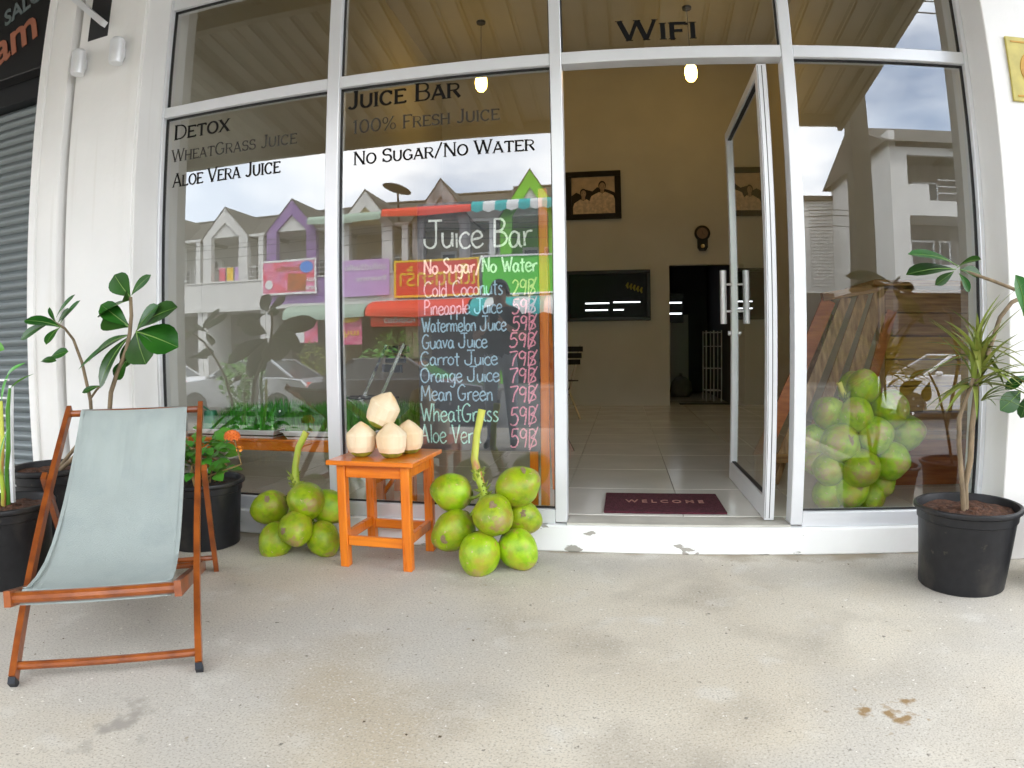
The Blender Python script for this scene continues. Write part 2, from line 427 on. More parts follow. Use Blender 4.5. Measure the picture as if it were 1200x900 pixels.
# ------------------------------------------------------------------ mesh helpers
class MB:
    def __init__(s):
        s.v, s.f, s.mi = [], [], []
    def add(s, vs, fs, mi=0):
        o = len(s.v)
        s.v += [tuple(v) for v in vs]
        s.f += [tuple(i + o for i in f) for f in fs]
        s.mi += [mi] * len(fs)
        return s
    def box(s, a, b, mi=0, rot=None, bev=0.0):
        x0, x1 = sorted((a[0], b[0])); y0, y1 = sorted((a[1], b[1])); z0, z1 = sorted((a[2], b[2]))
        e = min(bev, (x1 - x0) * .45, (y1 - y0) * .45, (z1 - z0) * .45)
        if e > 0:
            vs = []
            for z, k in ((z0, e), (z0 + e, 0), (z1 - e, 0), (z1, e)):
                ring = [(x0 + e, y0 + k), (x1 - e, y0 + k), (x1 - k, y0 + e), (x1 - k, y1 - e), (x1 - e, y1 - k), (x0 + e, y1 - k), (x0 + k, y1 - e), (x0 + k, y0 + e)]
                vs += [(p[0], p[1], z) for p in ring]
            fs = [tuple(reversed(range(8))), tuple(range(24, 32))]
            for r in range(3):
                for i in range(8):
                    fs.append((r * 8 + i, r * 8 + (i + 1) % 8, r * 8 + 8 + (i + 1) % 8, r * 8 + 8 + i))
        else:
            vs = [(x0, y0, z0), (x1, y0, z0), (x1, y1, z0), (x0, y1, z0), (x0, y0, z1), (x1, y0, z1), (x1, y1, z1), (x0, y1, z1)]
            fs = [(0, 3, 2, 1), (4, 5, 6, 7), (0, 1, 5, 4), (1, 2, 6, 5), (2, 3, 7, 6), (3, 0, 4, 7)]
        if rot is not None:
            c = Vector(((x0 + x1) / 2, (y0 + y1) / 2, (z0 + z1) / 2))
            vs = [tuple(c + rot @ (Vector(v) - c)) for v in vs]
        return s.add(vs, fs, mi)
    def bar(s, p, q, wx, wy, upv=(0, 0, 1), mi=0):
        """rectangular bar from p to q, wx across (horizontal), wy the other way"""
        p, q = Vector(p), Vector(q)
        d = (q - p).normalized()
        a = d.cross(Vector(upv))
        if a.length < 1e-4:
            a = d.cross(Vector((1, 0, 0)))
        a.normalize()
        b = a.cross(d).normalized()
        vs = []
        for e in (p, q):
            for i, j in ((-1, -1), (1, -1), (1, 1), (-1, 1)):
                vs.append(e + a * (i * wx / 2) + b * (j * wy / 2))
        return s.add(vs, [(0, 1, 2, 3), (7, 6, 5, 4), (0, 4, 5, 1), (1, 5, 6, 2), (2, 6, 7, 3), (3, 7, 4, 0)], mi)
    def tube(s, pts, rad, n=8, mi=0, cap=True):
        pts = [Vector(p) for p in pts]
        if not isinstance(rad, (list, tuple)):
            rad = [rad] * len(pts)
        vs, fs = [], []
        ref = None
        for i, p in enumerate(pts):
            d = (pts[min(i + 1, len(pts) - 1)] - pts[max(i - 1, 0)]).normalized()
            if ref is None:
                ref = d.cross(Vector((0, 0, 1)) if abs(d.z) < 0.9 else Vector((1, 0, 0))).normalized()
            a = (ref - d * ref.dot(d)).normalized()
            ref = a
            b = d.cross(a)
            for k in range(n):
                t = 2 * PI * k / n
                vs.append(p + (a * math.cos(t) + b * math.sin(t)) * rad[i])
        for i in range(len(pts) - 1):
            for k in range(n):
                fs.append((i * n + k, i * n + (k + 1) % n, (i + 1) * n + (k + 1) % n, (i + 1) * n + k))
        if cap:
            fs.append(tuple(reversed(range(n))))
            fs.append(tuple(range((len(pts) - 1) * n, len(pts) * n)))
        return s.add(vs, fs, mi)
    def lathe(s, prof, c=(0, 0, 0), n=24, mi=0, jit=None):
        vs, fs = [], []
        for r, z in prof:
            for k in range(n):
                t = 2 * PI * k / n
                rr = r * (jit(t, z) if jit else 1)
                vs.append((c[0] + rr * math.cos(t), c[1] + rr * math.sin(t), c[2] + z))
        for i in range(len(prof) - 1):
            for k in range(n):
                fs.append((i * n + k, i * n + (k + 1) % n, (i + 1) * n + (k + 1) % n, (i + 1) * n + k))
        if prof[0][0] > 1e-4:
            fs.append(tuple(reversed(range(n))))
        if prof[-1][0] > 1e-4:
            fs.append(tuple(range((len(prof) - 1) * n, len(prof) * n)))
        return s.add(vs, fs, mi)
    def prism(s, poly, y0, y1, mi=0):
        """polygon of (x, z) extruded between y0 and y1"""
        n = len(poly)
        vs = [(x, y0, z) for x, z in poly] + [(x, y1, z) for x, z in poly]
        fs = [tuple(range(n)), tuple(reversed(range(n, 2 * n)))]
        for i in range(n):
            fs.append((i, i + n, (i + 1) % n + n, (i + 1) % n))
        return s.add(vs, fs, mi)
    def build(s, name, m, parent=None, smooth=False, local=False, loc=None):
        used = sorted({i for f in s.f for i in f})
        if len(used) < len(s.v):
            mp_ = {a: k for k, a in enumerate(used)}
            s.v = [s.v[i] for i in used]
            s.f = [tuple(mp_[i] for i in f) for f in s.f]
        off = Vector((0, 0, 0))
        if parent is not None and not local:
            off = Vector(parent.get('_o', (0, 0, 0)))
        if loc is not None:
            off = Vector(loc)
        me = bpy.data.meshes.new(name)
        me.from_pydata([tuple(Vector(v) - off) for v in s.v], [], s.f)
        ms = m if isinstance(m, (list, tuple)) else [m]
        for x in ms:
            me.materials.append(x)
        if any(s.mi):
            me.polygons.foreach_set('material_index', s.mi)
        if smooth:
            me.polygons.foreach_set('use_smooth', [True] * len(me.polygons))
        me.validate()
        me.update()
        o = bpy.data.objects.new(name, me)
        C.objects.link(o)
        if parent is not None:
            o.parent = parent
        if loc is not None:
            o.location = loc
        return o

def sharp(o, ang=35):
    """smooth shading that keeps creases: mark edges sharper than ang"""
    me = o.data
    import bmesh
    bm = bmesh.new()
    bm.from_mesh(me)
    for f in bm.faces:
        f.smooth = True
    for e in bm.edges:
        e.smooth = not (len(e.link_faces) == 2 and e.calc_face_angle(0) > R(ang))
    bm.to_mesh(me)
    bm.free()
    return o

def tag(o, label, cat, group=None):
    o['label'] = label
    o['category'] = cat
    if group:
        o['group'] = group
    return o

def thing(name, label, cat, loc=(0, 0, 0), group=None):
    o = bpy.data.objects.new(name, None)
    o.empty_display_size = 0.1
    C.objects.link(o)
    o.location = loc
    o['_o'] = tuple(loc)
    return tag(o, label, cat, group)

def struct(o):
    o['kind'] = 'structure'
    return o

def copy_part(o, parent, name=None):
    c = o.copy()
    C.objects.link(c)
    c.parent = parent
    return c

def copy_tree(o, loc=None, rz=None, label=None, parent=None):
    c = o.copy()
    C.objects.link(c)
    c.parent = parent
    if loc is not None:
        c.location = loc
    if rz is not None:
        c.rotation_euler = (0, 0, rz)
    if label:
        c['label'] = label
    for ch in o.children:
        copy_tree(ch, parent=c)
    return c

def text_mesh(txt, size, m, name, sx=1.0, offset=0.0, ext=0.002, small_caps=False, width=None, parent=None, loc=(0, 0, 0), rot=(PI / 2, 0, 0), align='LEFT', spacing=1.0):
    cu = bpy.data.curves.new(name, 'FONT')
    cu.body = txt
    cu.size = size
    cu.extrude = ext
    cu.offset = offset
    cu.align_x = align
    cu.space_character = spacing
    cu.resolution_u = 3
    if small_caps:
        cu.small_caps_scale = 0.78
        for ch in cu.body_format:
            ch.use_small_caps = True
    tmp = bpy.data.objects.new(name + '_tmp', cu)
    C.objects.link(tmp)
    dg = bpy.context.evaluated_depsgraph_get()
    me = bpy.data.meshes.new_from_object(tmp.evaluated_get(dg))
    bpy.data.objects.remove(tmp)
    bpy.data.curves.remove(cu)
    xs = [v.co.x for v in me.vertices] or [0, 1]
    if width:
        sx = width / max(1e-6, (max(xs) - min(xs)))
        for v in me.vertices:
            v.co.x = (v.co.x - min(xs)) * sx if align == 'LEFT' else v.co.x * sx
    elif sx != 1:
        for v in me.vertices:
            v.co.x *= sx
    me.materials.clear()
    me.materials.append(m)
    o = bpy.data.objects.new(name, me)
    C.objects.link(o)
    o.rotation_euler = rot
    off = Vector(parent.get('_o', (0, 0, 0))) if parent is not None else Vector((0, 0, 0))
    o.location = Vector(loc) - off
    if parent is not None:
        o.parent = parent
    return o

# ================================================================== GROUND
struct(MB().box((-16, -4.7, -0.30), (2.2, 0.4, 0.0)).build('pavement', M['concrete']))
struct(MB().box((2.2, -4.7, -0.30), (60, 0.4, -0.012)).box((-60, -4.7, -.3), (-16, .4, -.012)).build('forecourt', M['far_paving']))
struct(MB().add([(-90, -4.65, -.02), (90, -4.65, -.02), (90, -8.6, -.60), (-90, -8.6, -.60)], [(0, 1, 2, 3)]).build('forecourt_ramp', M['asphalt']))
struct(MB().box((-90, -22.5, -0.9), (90, -8.5, -0.62)).build('road', M['asphalt']))
struct(MB().box((-90, -34, -0.9), (90, -22.5, -0.48)).build('far_pavement', M['far_paving']))
struct(MB().add([(-900, -900, -0.95), (900, -900, -0.95), (900, 900, -0.95), (-900, 900, -0.95)], [(0, 1, 2, 3)]).build('ground', M['asphalt']))

# small litter on the concrete: dead leaf bits and pale grit, too many to count
litter = MB()
rl = random.Random(5)
for i in range(260):
    x, y = rl.uniform(-2.2, 2.2), rl.uniform(-2.2, -0.1)
    s = rl.uniform(0.002, 0.006) * (1.8 if rl.random() < .06 else 1)
    a = rl.uniform(0, PI)
    k = rl.uniform(0.25, 0.9)
    ca, sa = math.cos(a), math.sin(a)
    pts = [(x + ca * s - sa * s * k * 0, y + sa * s, .002), (x - sa * s * k, y + ca * s * k, .004), (x - ca * s, y - sa * s, .002), (x + sa * s * k, y - ca * s * k, .003)]
    litter.add(pts, [(0, 1, 2, 3)], 0 if rl.random() < .45 else 1)
o = litter.build('grit', [mat('dead_leaf_bit', (0.10, 0.07, 0.04), 0.9), mat('pale_grit', (0.62, 0.58, 0.50), 0.9)])
o['kind'] = 'stuff'

# ================================================================== OUR SHOP
shop = thing('shop_building', 'white painted juice shop building with tall glazed front and low painted plinth', 'building', (0, 0, 0))
MB().box((-2.262, -0.052, 0), (1.9, 0.12, 0.124), bev=0.006).build('plinth', M['plinth'], shop)
MB().box((-0.041, -0.03, 0.124), (0.97, 0.12, 0.1335)).build('threshold', M['grout'], shop)
b = MB().box((-2.77, -0.21, 0.0), (-2.252, 0.15, 5.6), bev=0.004)
b.box((-2.325, -0.222, 0.0), (-2.262, -0.2, 5.6), bev=0.004)
b.build('pilaster', M['white_wall'], shop)
MB().box((1.885, -0.21, 0.0), (2.75, 0.15, 5.6), bev=0.004).build('pilaster', M['white_wall'], shop)
MB().box((-2.252, -0.02, 2.985), (1.885, 0.15, 5.6)).build('front_wall', M['white_wall'], shop)
MB().box((-2.60, 0.15, 0.0), (-2.50, 10.2, 5.6)).build('party_wall', M['inner_wall'], shop)
MB().box((2.40, 0.15, 0.0), (2.50, 10.2, 5.6)).build('party_wall', M['inner_wall'], shop)
bw = MB()
bw.box((-2.5, 6.487, 0.1), (0.896, 6.6, 5.25))
bw.box((0.896, 6.487, 2.18), (1.98, 6.6, 5.25))
bw.box((1.98, 6.487, 0.1), (2.4, 6.6, 5.25))
bw.build('back_wall', M['inner_wall'], shop)
MB().box((-2.5, 0.15, 5.22), (2.4, 10.2, 5.3)).build('ceiling', M['inner_ceiling'], shop)
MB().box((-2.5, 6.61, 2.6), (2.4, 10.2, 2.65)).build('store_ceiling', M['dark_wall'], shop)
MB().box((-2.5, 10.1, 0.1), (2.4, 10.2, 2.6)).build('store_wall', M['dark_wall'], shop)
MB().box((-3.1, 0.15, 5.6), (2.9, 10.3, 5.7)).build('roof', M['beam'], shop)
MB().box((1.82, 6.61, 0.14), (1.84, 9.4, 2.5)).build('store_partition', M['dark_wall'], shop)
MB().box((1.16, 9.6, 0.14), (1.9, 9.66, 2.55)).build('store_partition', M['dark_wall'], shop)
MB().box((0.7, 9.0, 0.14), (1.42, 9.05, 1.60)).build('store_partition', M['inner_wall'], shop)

# floor with its tiles
fl = struct(MB().box((-2.5, 0.12, 0.0), (2.4, 10.1, 0.128)).build('floor', M['grout']))
tm = MB().box((-0.2975, -0.2975, -0.02), (0.2975, 0.2975, 0.0066), bev=0.0015).build('floor_tile', M['tile'], fl, local=True)
first = True
for i in range(8):
    for j in range(12):
        x, y = -2.2 + 0.6 * i, 0.425 + 0.6 * j
        if x + 0.2975 > 2.4:
            continue
        o = tm if first else copy_part(tm, fl)
        first = False
        o.location = (x, y, 0.128)
        o.rotation_euler = (random.uniform(-.0006, .0006), random.uniform(-.0006, .0006), random.choice((0, PI / 2, PI)))

# ------------------------------------------------------------------ glazed front
sf = thing('storefront', 'white aluminium framed glazing with black vinyl lettering around the open doorway', 'glazing', (0, 0, 0.124))
XS = [(-2.252, -2.235), (-1.213, -1.147), (-0.095, -0.041), (0.97, 1.024), (1.862, 1.885)]
for i, (a, b_) in enumerate(XS):
    MB().box((a, -0.028, 0.134 if 0 < i < 4 else 0.124), (b_, 0.06, 2.985), bev=0.003).build('mullion', M['alu'], sf)
for a, b_ in ((-2.235, -1.213), (-1.147, -0.095), (-0.041, 0.97), (1.024, 1.862)):
    MB().box((a, -0.024, 2.253), (b_, 0.056, 2.313), bev=0.003).build('transom', M['alu'], sf)
    MB().box((a, -0.024, 2.918), (b_, 0.056, 2.985), bev=0.003).build('top_rail', M['alu'], sf)
for a, b_ in ((-2.235, -1.213), (-1.147, -0.095), (1.024, 1.862)):
    MB().box((a, -0.026, 0.1245), (b_, 0.056, 0.192), bev=0.003).build('bottom_rail', M['alu'], sf)
gk = MB()
for a, b_, lo in ((-2.235, -1.213, .192), (-1.147, -0.095, .192), (1.024, 1.862, .192), (-2.235, -1.213, 2.313), (-1.147, -0.095, 2.313), (-0.041, 0.97, 2.313), (1.024, 1.862, 2.313)):
    hi = 2.253 if lo < 1 else 2.918
    for q in (((a, 0.0, lo), (a + .006, .02, hi)), ((b_ - .006, 0.0, lo), (b_, .02, hi)), ((a + .006, 0.0, lo), (b_ - .006, .02, lo + .006)), ((a + .006, 0.0, hi - .006), (b_ - .006, .02, hi))):
        gk.box(*q)
    MB().box((a + .002, 0.007, lo + .002), (b_ - .002, 0.013, hi - .002)).build('glass_pane', M['glass'], sf)
gk.build('gasket', M['gasket'], sf)
def arc(cx_, cy_, rx, ry, a0, a1, n=12):
    return [(cx_ + rx * math.cos(R(a0 + (a1 - a0) * k / n)), cy_ + ry * math.sin(R(a0 + (a1 - a0) * k / n))) for k in range(n + 1)]
# wide engraved capitals with short serifs: advance, [(polyline, heavy?)]
CP = {
 'A': (.98, [([(.06, 0), (.46, 1)], 0), ([(.46, 1), (.88, 0)], 1), ([(.22, .32), (.72, .32)], 0)]),
 'B': (.86, [([(.13, 0), (.13, 1)], 1), ([(.1, .97)] + arc(.48, .75, .24, .22, 90, -90, 8) + [(.1, .53)], 0), ([(.1, .53)] + arc(.50, .28, .28, .25, 90, -90, 8) + [(.1, .03)], 0)]),
 'C': (.98, [(arc(.50, .5, .42, .48, 42, 318, 18), 1), ([(.82, .98), (.82, .70)], 0)]),
 'D': (.98, [([(.13, 0), (.13, 1)], 1), ([(.08, .96)] + arc(.44, .5, .46, .46, 90, -90, 12) + [(.08, .04)], 0)]),
 'E': (.84, [([(.13, 0), (.13, 1)], 1), ([(.05, .96), (.76, .96)], 0), ([(.13, .52), (.62, .52)], 0), ([(.05, .04), (.78, .04)], 0), ([(.76, .99), (.76, .84)], 0), ([(.78, .01), (.78, .17)], 0)]),
 'F': (.78, [([(.13, 0), (.13, 1)], 1), ([(.05, .96), (.74, .96)], 0), ([(.13, .50), (.58, .50)], 0), ([(.74, .99), (.74, .84)], 0), ([(.05, .02), (.24, .02)], 0)]),
 'G': (1.0, [(arc(.50, .5, .42, .48, 42, 330, 18), 1), ([(.86, .42), (.86, .10)], 1), ([(.62, .44), (.95, .44)], 0)]),
 'H': (1.0, [([(.14, 0), (.14, 1)], 1), ([(.84, 0), (.84, 1)], 1), ([(.14, .52), (.84, .52)], 0)]),
 'I': (.36, [([(.17, 0), (.17, 1)], 1)]),
 'J': (.66, [([(.50, 1), (.50, .28)] + arc(.28, .26, .22, .24, 0, -150, 8), 1), ([(.36, .98), (.62, .98)], 0)]),
 'L': (.80, [([(.13, 0), (.13, 1)], 1), ([(.05, .04), (.74, .04)], 0), ([(.74, .0), (.74, .18)], 0)]),
 'N': (1.0, [([(.13, 0), (.13, 1)], 0), ([(.13, 1), (.86, 0)], 1), ([(.86, 0), (.86, 1)], 0)]),
 'O': (1.04, [(arc(.52, .5, .44, .48, 0, 360, 24), 1)]),
 'R': (.94, [([(.13, 0), (.13, 1)], 1), ([(.1, .96)] + arc(.52, .74, .26, .22, 90, -90, 8) + [(.1, .51)], 0), ([(.48, .50), (.86, 0)], 1)]),
 'S': (.80, [(arc(.40, .74, .30, .24, 30, 250, 9) + arc(.42, .28, .32, .26, 75, -150, 10), 1), ([(.68, .98), (.68, .74)], 0), ([(.09, .02), (.09, .28)], 0)]),
 'T': (.90, [([(.44, 0), (.44, 1)], 1), ([(.05, .96), (.84, .96)], 0), ([(.05, .99), (.05, .80)], 0), ([(.84, .99), (.84, .80)], 0)]),
 'U': (.96, [([(.14, 1), (.14, .38)] + arc(.48, .36, .34, .34, 180, 360, 10) + [(.82, 1)], 1)]),
 'V': (.96, [([(.05, 1), (.48, 0)], 1), ([(.48, 0), (.88, 1)], 0)]),
 'W': (1.34, [([(.05, 1), (.38, 0)], 1), ([(.38, 0), (.66, 1)], 0), ([(.66, 1), (.96, 0)], 1), ([(.96, 0), (1.26, 1)], 0)]),
 'X': (.96, [([(.08, 1), (.86, 0)], 1), ([(.86, 1), (.08, 0)], 0)]),
 '1': (.50, [([(.26, 0), (.26, 1)], 1), ([(.08, .84), (.26, .97)], 0)]),
 '0': (.92, [(arc(.46, .5, .36, .48, 0, 360, 22), 1)]),
 '%': (1.24, [(arc(.28, .74, .20, .23, 0, 360, 14), 0), (arc(.92, .26, .20, .23, 0, 360, 14), 0), ([(.26, 0), (.94, 1)], 0)]),
 '/': (.62, [([(.02, -.08), (.54, 1.1)], 0)]),
}
def engraved(txt, x, z, cap, width, m, heavy=.15, thin=.09, slope=0.0):
    adv, tot = [], 0
    for ch in txt:
        if ch == ' ':
            adv.append((None, .42, 1)); tot += .42; continue
        big = ch.isupper() or ch in '1%/' or ch == '0'
        s_ = 1.0 if big else .80
        a_ = CP[ch.upper()][0] * s_ + .05
        adv.append((ch.upper(), a_, s_)); tot += a_
    k = width / tot
    b = MB()
    cx_, li = 0, 0
    for ch, a_, s_ in adv:
        if ch:
            for pts, hv in CP[ch][1]:
                w_ = (heavy if hv else thin) * cap / 2 * (.93 if s_ < 1 else 1)
                q = [(x + (cx_ + p[0] * s_) * k, z + p[1] * s_ * cap) for p in pts]
                ends = [(0, 1), (-1, -2)]
                closed = math.hypot(q[0][0] - q[-1][0], q[0][1] - q[-1][1]) < 1e-5
                yy = .0052 - li * .00001
                li = (li + 1) % 40
                vs = []
                for i, (X, Z) in enumerate(q):
                    if closed and i in (0, len(q) - 1):
                        a, c2 = q[-2], q[1]
                    else:
                        a, c2 = q[max(i - 1, 0)], q[min(i + 1, len(q) - 1)]
                    dx, dz_ = c2[0] - a[0], c2[1] - a[1]
                    l_ = math.hypot(dx, dz_) or 1
                    vert = abs(dz_) / l_
                    wl = w_ * (.62 + .38 * vert) if len(pts) > 2 else w_
                    vs += [(X - dz_ / l_ * wl, yy, Z + dx / l_ * wl), (X + dz_ / l_ * wl, yy, Z - dx / l_ * wl)]
                b.add(vs, [(2 * i, 2 * i + 1, 2 * i + 3, 2 * i + 2) for i in range(len(q) - 1)])
                if len(pts) == 2 and abs(pts[0][1] - pts[1][1]) > .6 and ch != '/':
                    for e in (0, 1):
                        X, Z = q[e]
                        sl_ = w_ + .055 * cap
                        zz = Z + (-.0 if Z > z + .4 * cap else 0)
                        b.add([(X - sl_, yy - .000005, zz - .022 * cap), (X + sl_, yy - .000005, zz - .022 * cap), (X + sl_, yy - .000005, zz + .022 * cap), (X - sl_, yy - .000005, zz + .022 * cap)], [(0, 1, 2, 3)])
        cx_ += a_
    return b.build('lettering', m, sf)
BV, GV = M['black_vinyl'], M['grey_vinyl']
engraved('Detox', -2.178, 2.126, .084, .375, BV, .19, .13)
engraved('WheatGrass Juice', -2.188, 2.000, .068, .80, GV, .14, .09)
engraved('Aloe Vera Juice', -2.174, 1.856, .075, .692, BV, .15, .10)
engraved('Juice Bar', -1.114, 2.143, .092, .592, BV, .19, .13)
engraved('100% Fresh Juice', -1.083, 2.012, .068, .748, GV, .14, .09)
engraved('No Sugar/No Water', -1.076, 1.851, .066, .905, BV, .165, .11)
engraved('Wifi', .226, 2.366, .102, .376, BV, .24, .17)

# ------------------------------------------------------------------ open door leaf, hinged on the right, folded into the shop
dr = thing('glass_door', 'open white aluminium glass door folded back into the shop, hinged on the right of the doorway', 'door', (0.885, 0.035, 0.137))
X0, X1, Y0, Y1, Z0, Z1 = 0.862, 0.908, 0.032, 1.037, 0.140, 2.245
MB().box((X0, Y0, Z0), (X1, Y0 + .06, Z1), bev=.003).build('stile', M['alu'], dr)
MB().box((X0, Y1 - .045, Z0), (X1, Y1, Z1), bev=.003).build('stile', M['alu'], dr)
MB().box((X0 + .001, Y0 + .06, Z0), (X1 - .001, Y1 - .045, Z0 + .105), bev=.003).build('bottom_rail', M['alu'], dr)
MB().box((X0 + .001, Y0 + .06, Z1 - .05), (X1 - .001, Y1 - .045, Z1), bev=.003).build('top_rail', M['alu'], dr)
MB().box((.882, Y0 + .055, Z0 + .10), (.888, Y1 - .04, Z1 - .045)).build('glass_pane', M['door_glass'], dr)
g_ = MB()
for zz in (Z0 + .105, Z1 - .056):
    g_.box((.872, Y0 + .06, zz), (.898, Y1 - .045, zz + .006))
g_.box((.8655, Y0 - .0005, Z0 + .01), (.8675, Y0 + .003, Z1 - .01)); g_.box((.884, Y0 - .002, Z0 + .01), (.887, Y0 + .003, Z1 - .01))
g_.build('gasket', M['gasket'], dr)
for sx in (-1, 1):
    h = MB().tube([(.885 + sx * .071, .985, 1.075), (.885 + sx * .071, .985, 1.392)], .0195, 14).build('pull_handle', M['steel'], dr, smooth=False)
    sharp(h)
    MB().tube([(.885 + sx * .015, .985, 1.31), (.885 + sx * .071, .985, 1.31)], .007, 8).tube([(.885 + sx * .015, .985, 1.15), (.885 + sx * .071, .985, 1.15)], .007, 8).build('handle_bracket', M['steel'], dr)
    MB().tube([(.885 + sx * .024, 1.015, 1.02), (.885 + sx * .040, 1.015, 1.02)], .013, 12).build('lock', M['steel'], dr)
MB().box((.868, .16, .128), (.902, .20, .1395)).build('door_stop', M['gasket'], dr)

# ------------------------------------------------------------------ canopy over the pavement
cz = lambda y: 3.47 + 0.14 * (4.0 + y)
can = thing('canopy', 'long ribbed sheet canopy sloping out over the pavement in front of the shop', 'canopy', (0, -2, 3.7))
rib = MB()
x = -13.0
while x < 2.55:
    p = [(x, 0), (x + .150, 0), (x + .153, -.045), (x + .160, -.045), (x + .161, -.004), (x + .186, -.004), (x + .187, -.045), (x + .194, -.045), (x + .197, 0), (x + .20, 0)]
    vs = []
    for yy in (-4.05, 0.14 - .16):
        for px_, pz in p:
            vs.append((px_, yy, cz(yy) + pz))
    n = len(p)
    rib.add(vs, [(i, i + 1, i + 1 + n, i + n) for i in range(n - 1)])
    x += .2
rib.build('ribbed_sheet', M['canopy'], can)
for yy in (-3.9, -2.75, -1.45):
    MB().box((-13, yy - .04, cz(yy) - .15), (2.6, yy + .04, cz(yy) - .03)).build('purlin', M['beam'], can)
for xx in (-12.6, -9.6, -6.4, -3.5, -0.86, 0.5, 2.56):
    MB().bar((xx, -3.96, cz(-3.96) - .075), (xx, -.02, cz(-.02) - .10), .09, .08).build('rafter', M['beam'], can)
MB().box((-13.05, -4.12, 3.42), (2.68, -4.05, 3.62), bev=.004).build('fascia', M['beam'], can)
MB().add([(-13.05, -4.1, cz(-4.1) + .03), (2.66, -4.1, cz(-4.1) + .03), (2.66, .0, cz(0) + .03), (-13.05, .0, cz(0) + .03)], [(0, 1, 2, 3)]).build('cover_sheet', M['beam'], can)
MB().bar((2.64, -4.05, cz(-4.05) - .03), (2.64, -.02, cz(-.02) - .03), .05, .22).build('side_fascia', M['beam'], can)
for xx in (-11.3, -6.6):
    c_ = thing('canopy_post', 'square white post at the outer edge of the canopy, ' + ('far down the row' if xx < -8 else 'in front of the shuttered shop'), 'post', (xx, -3.95, 0))
    MB().box((xx - .06, -4.01, 0), (xx + .06, -3.89, 3.3), bev=.004).build('post_shaft', M['white_wall'], c_)
    MB().box((xx - .1, -4.05, 0), (xx + .1, -3.85, .03)).build('foot_plate', M['white_metal'], c_)

# concrete utility pole just beyond the canopy corner, with its crossarm and cables
up_ = thing('utility_pole', 'square tapering concrete utility pole with a crossarm beside the end of the canopy', 'utility pole', (2.95, -4.35, 0))
MB().add([(2.83, -4.47, 0), (3.07, -4.47, 0), (3.07, -4.23, 0), (2.83, -4.23, 0), (2.86, -4.44, 8), (3.04, -4.44, 8), (3.04, -4.26, 8), (2.86, -4.26, 8)],
         [(0, 3, 2, 1), (4, 5, 6, 7), (0, 1, 5, 4), (1, 2, 6, 5), (2, 3, 7, 6), (3, 0, 4, 7)]).build('pole_shaft', mat('old_pole_concrete', (0.085, 0.08, 0.065), 0.9, scale=6, var=0.25, bump=.4), up_)
MB().bar((2.95, -5.3, 5.3), (2.95, -2.6, 5.3), .1, .12).build('crossarm', M['beam'], up_)
cb = MB()
for yy, zz in ((-5.2, 5.45), (-4.8, 5.4), (-3.1, 5.35), (-2.7, 5.4)):
    pts = [(-40 + 4 * k, yy, zz + 0.0006 * ((-40 + 4 * k) - 2.95) ** 2 * (1 if k < 11 else 1)) for k in range(22)]
    cb.tube(pts, .012, 4)
cb.build('cable', M['black_metal'], up_)

# ------------------------------------------------------------------ neighbour unit on the left: shutter, signboard, step
nb = thing('neighbour_shop', 'shuttered neighbouring shop unit left of the white pilaster', 'building', (-4.6, 0, 0))
b = MB().box((-3.02, -0.245, 0.0), (-2.80, 0.15, 5.6), bev=.004)
b.box((-3.03, -0.262, 0.0), (-2.97, -0.24, 5.6), bev=.004)
b.build('door_post', M['white_wall'], nb)
MB().box((-2.80, -0.12, 0.0), (-2.77, 0.15, 5.6)).build('joint_strip', M['white_wall'], nb)
MB().box((-9.0, 0.0, 2.62), (-3.02, 0.15, 5.6)).build('upper_wall', M['sign_black'], nb)
MB().box((-9.0, 0.2, 0.0), (-3.02, 0.25, 2.7)).build('inner_wall', M['dark_wall'], nb)
stp = MB().box((-9, -0.20, 0.0), (-3.12, 0.15, 0.145), bev=.004)
stp.build('step', M['plinth'], nb)
MB().box((-9, -0.212, 0.1452), (-3.11, 0.09, 0.158), bev=.002).build('step_tile', M['tread'], nb)
sl = MB()
pr_ = []
for k in range(7):
    t = k / 6
    pr_.append((-0.018 * math.sin(PI * t) - 0.002, 0.060 * t))
for k in range(6):
    (y0_, z0_), (y1_, z1_) = pr_[k], pr_[k + 1]
    sl.add([(-2.95, y0_, z0_), (2.95, y0_, z0_), (2.95, y1_, z1_), (-2.95, y1_, z1_)], [(0, 1, 2, 3)])
sl.add([(-2.95, .004, 0.0595), (2.95, .004, 0.0595), (2.95, .004, 0.0625), (-2.95, .004, 0.0625)], [(0, 1, 2, 3)])
slat = sl.build('shutter_slat', M['shutter'], nb, smooth=False, local=True)
for k in range(41):
    o = slat if k == 0 else copy_part(slat, nb)
    o.location = (-5.98 + 4.6, 0.09, 0.16 + 0.0615 * k)
# neighbour on the right, just out of the frame
nr = thing('adjoining_shop', 'plain white shop unit with a closed shutter right of the yellow plate', 'building', (5.5, 0, 0))
MB().box((2.752, -0.19, 0.0), (3.6, 0.15, 5.6), bev=.004).build('front_wall', M['white_wall'], nr)
MB().box((3.6, -0.10, 2.7), (7.8, 0.15, 5.6)).build('upper_wall', M['white_wall'], nr)
MB().box((7.8, -0.19, 0.0), (8.6, 0.15, 5.6), bev=.004).build('front_wall', M['white_wall'], nr)
for k in range(43):
    o = copy_part(slat, nr)
    o.location = (5.7 - 5.5, 0.09, 0.03 + 0.0615 * k)
    o.scale = (.71, 1, 1)
MB().box((3.6, 0.16, 0.0), (7.8, 0.2, 2.75)).build('inner_wall', M['dark_wall'], nr)
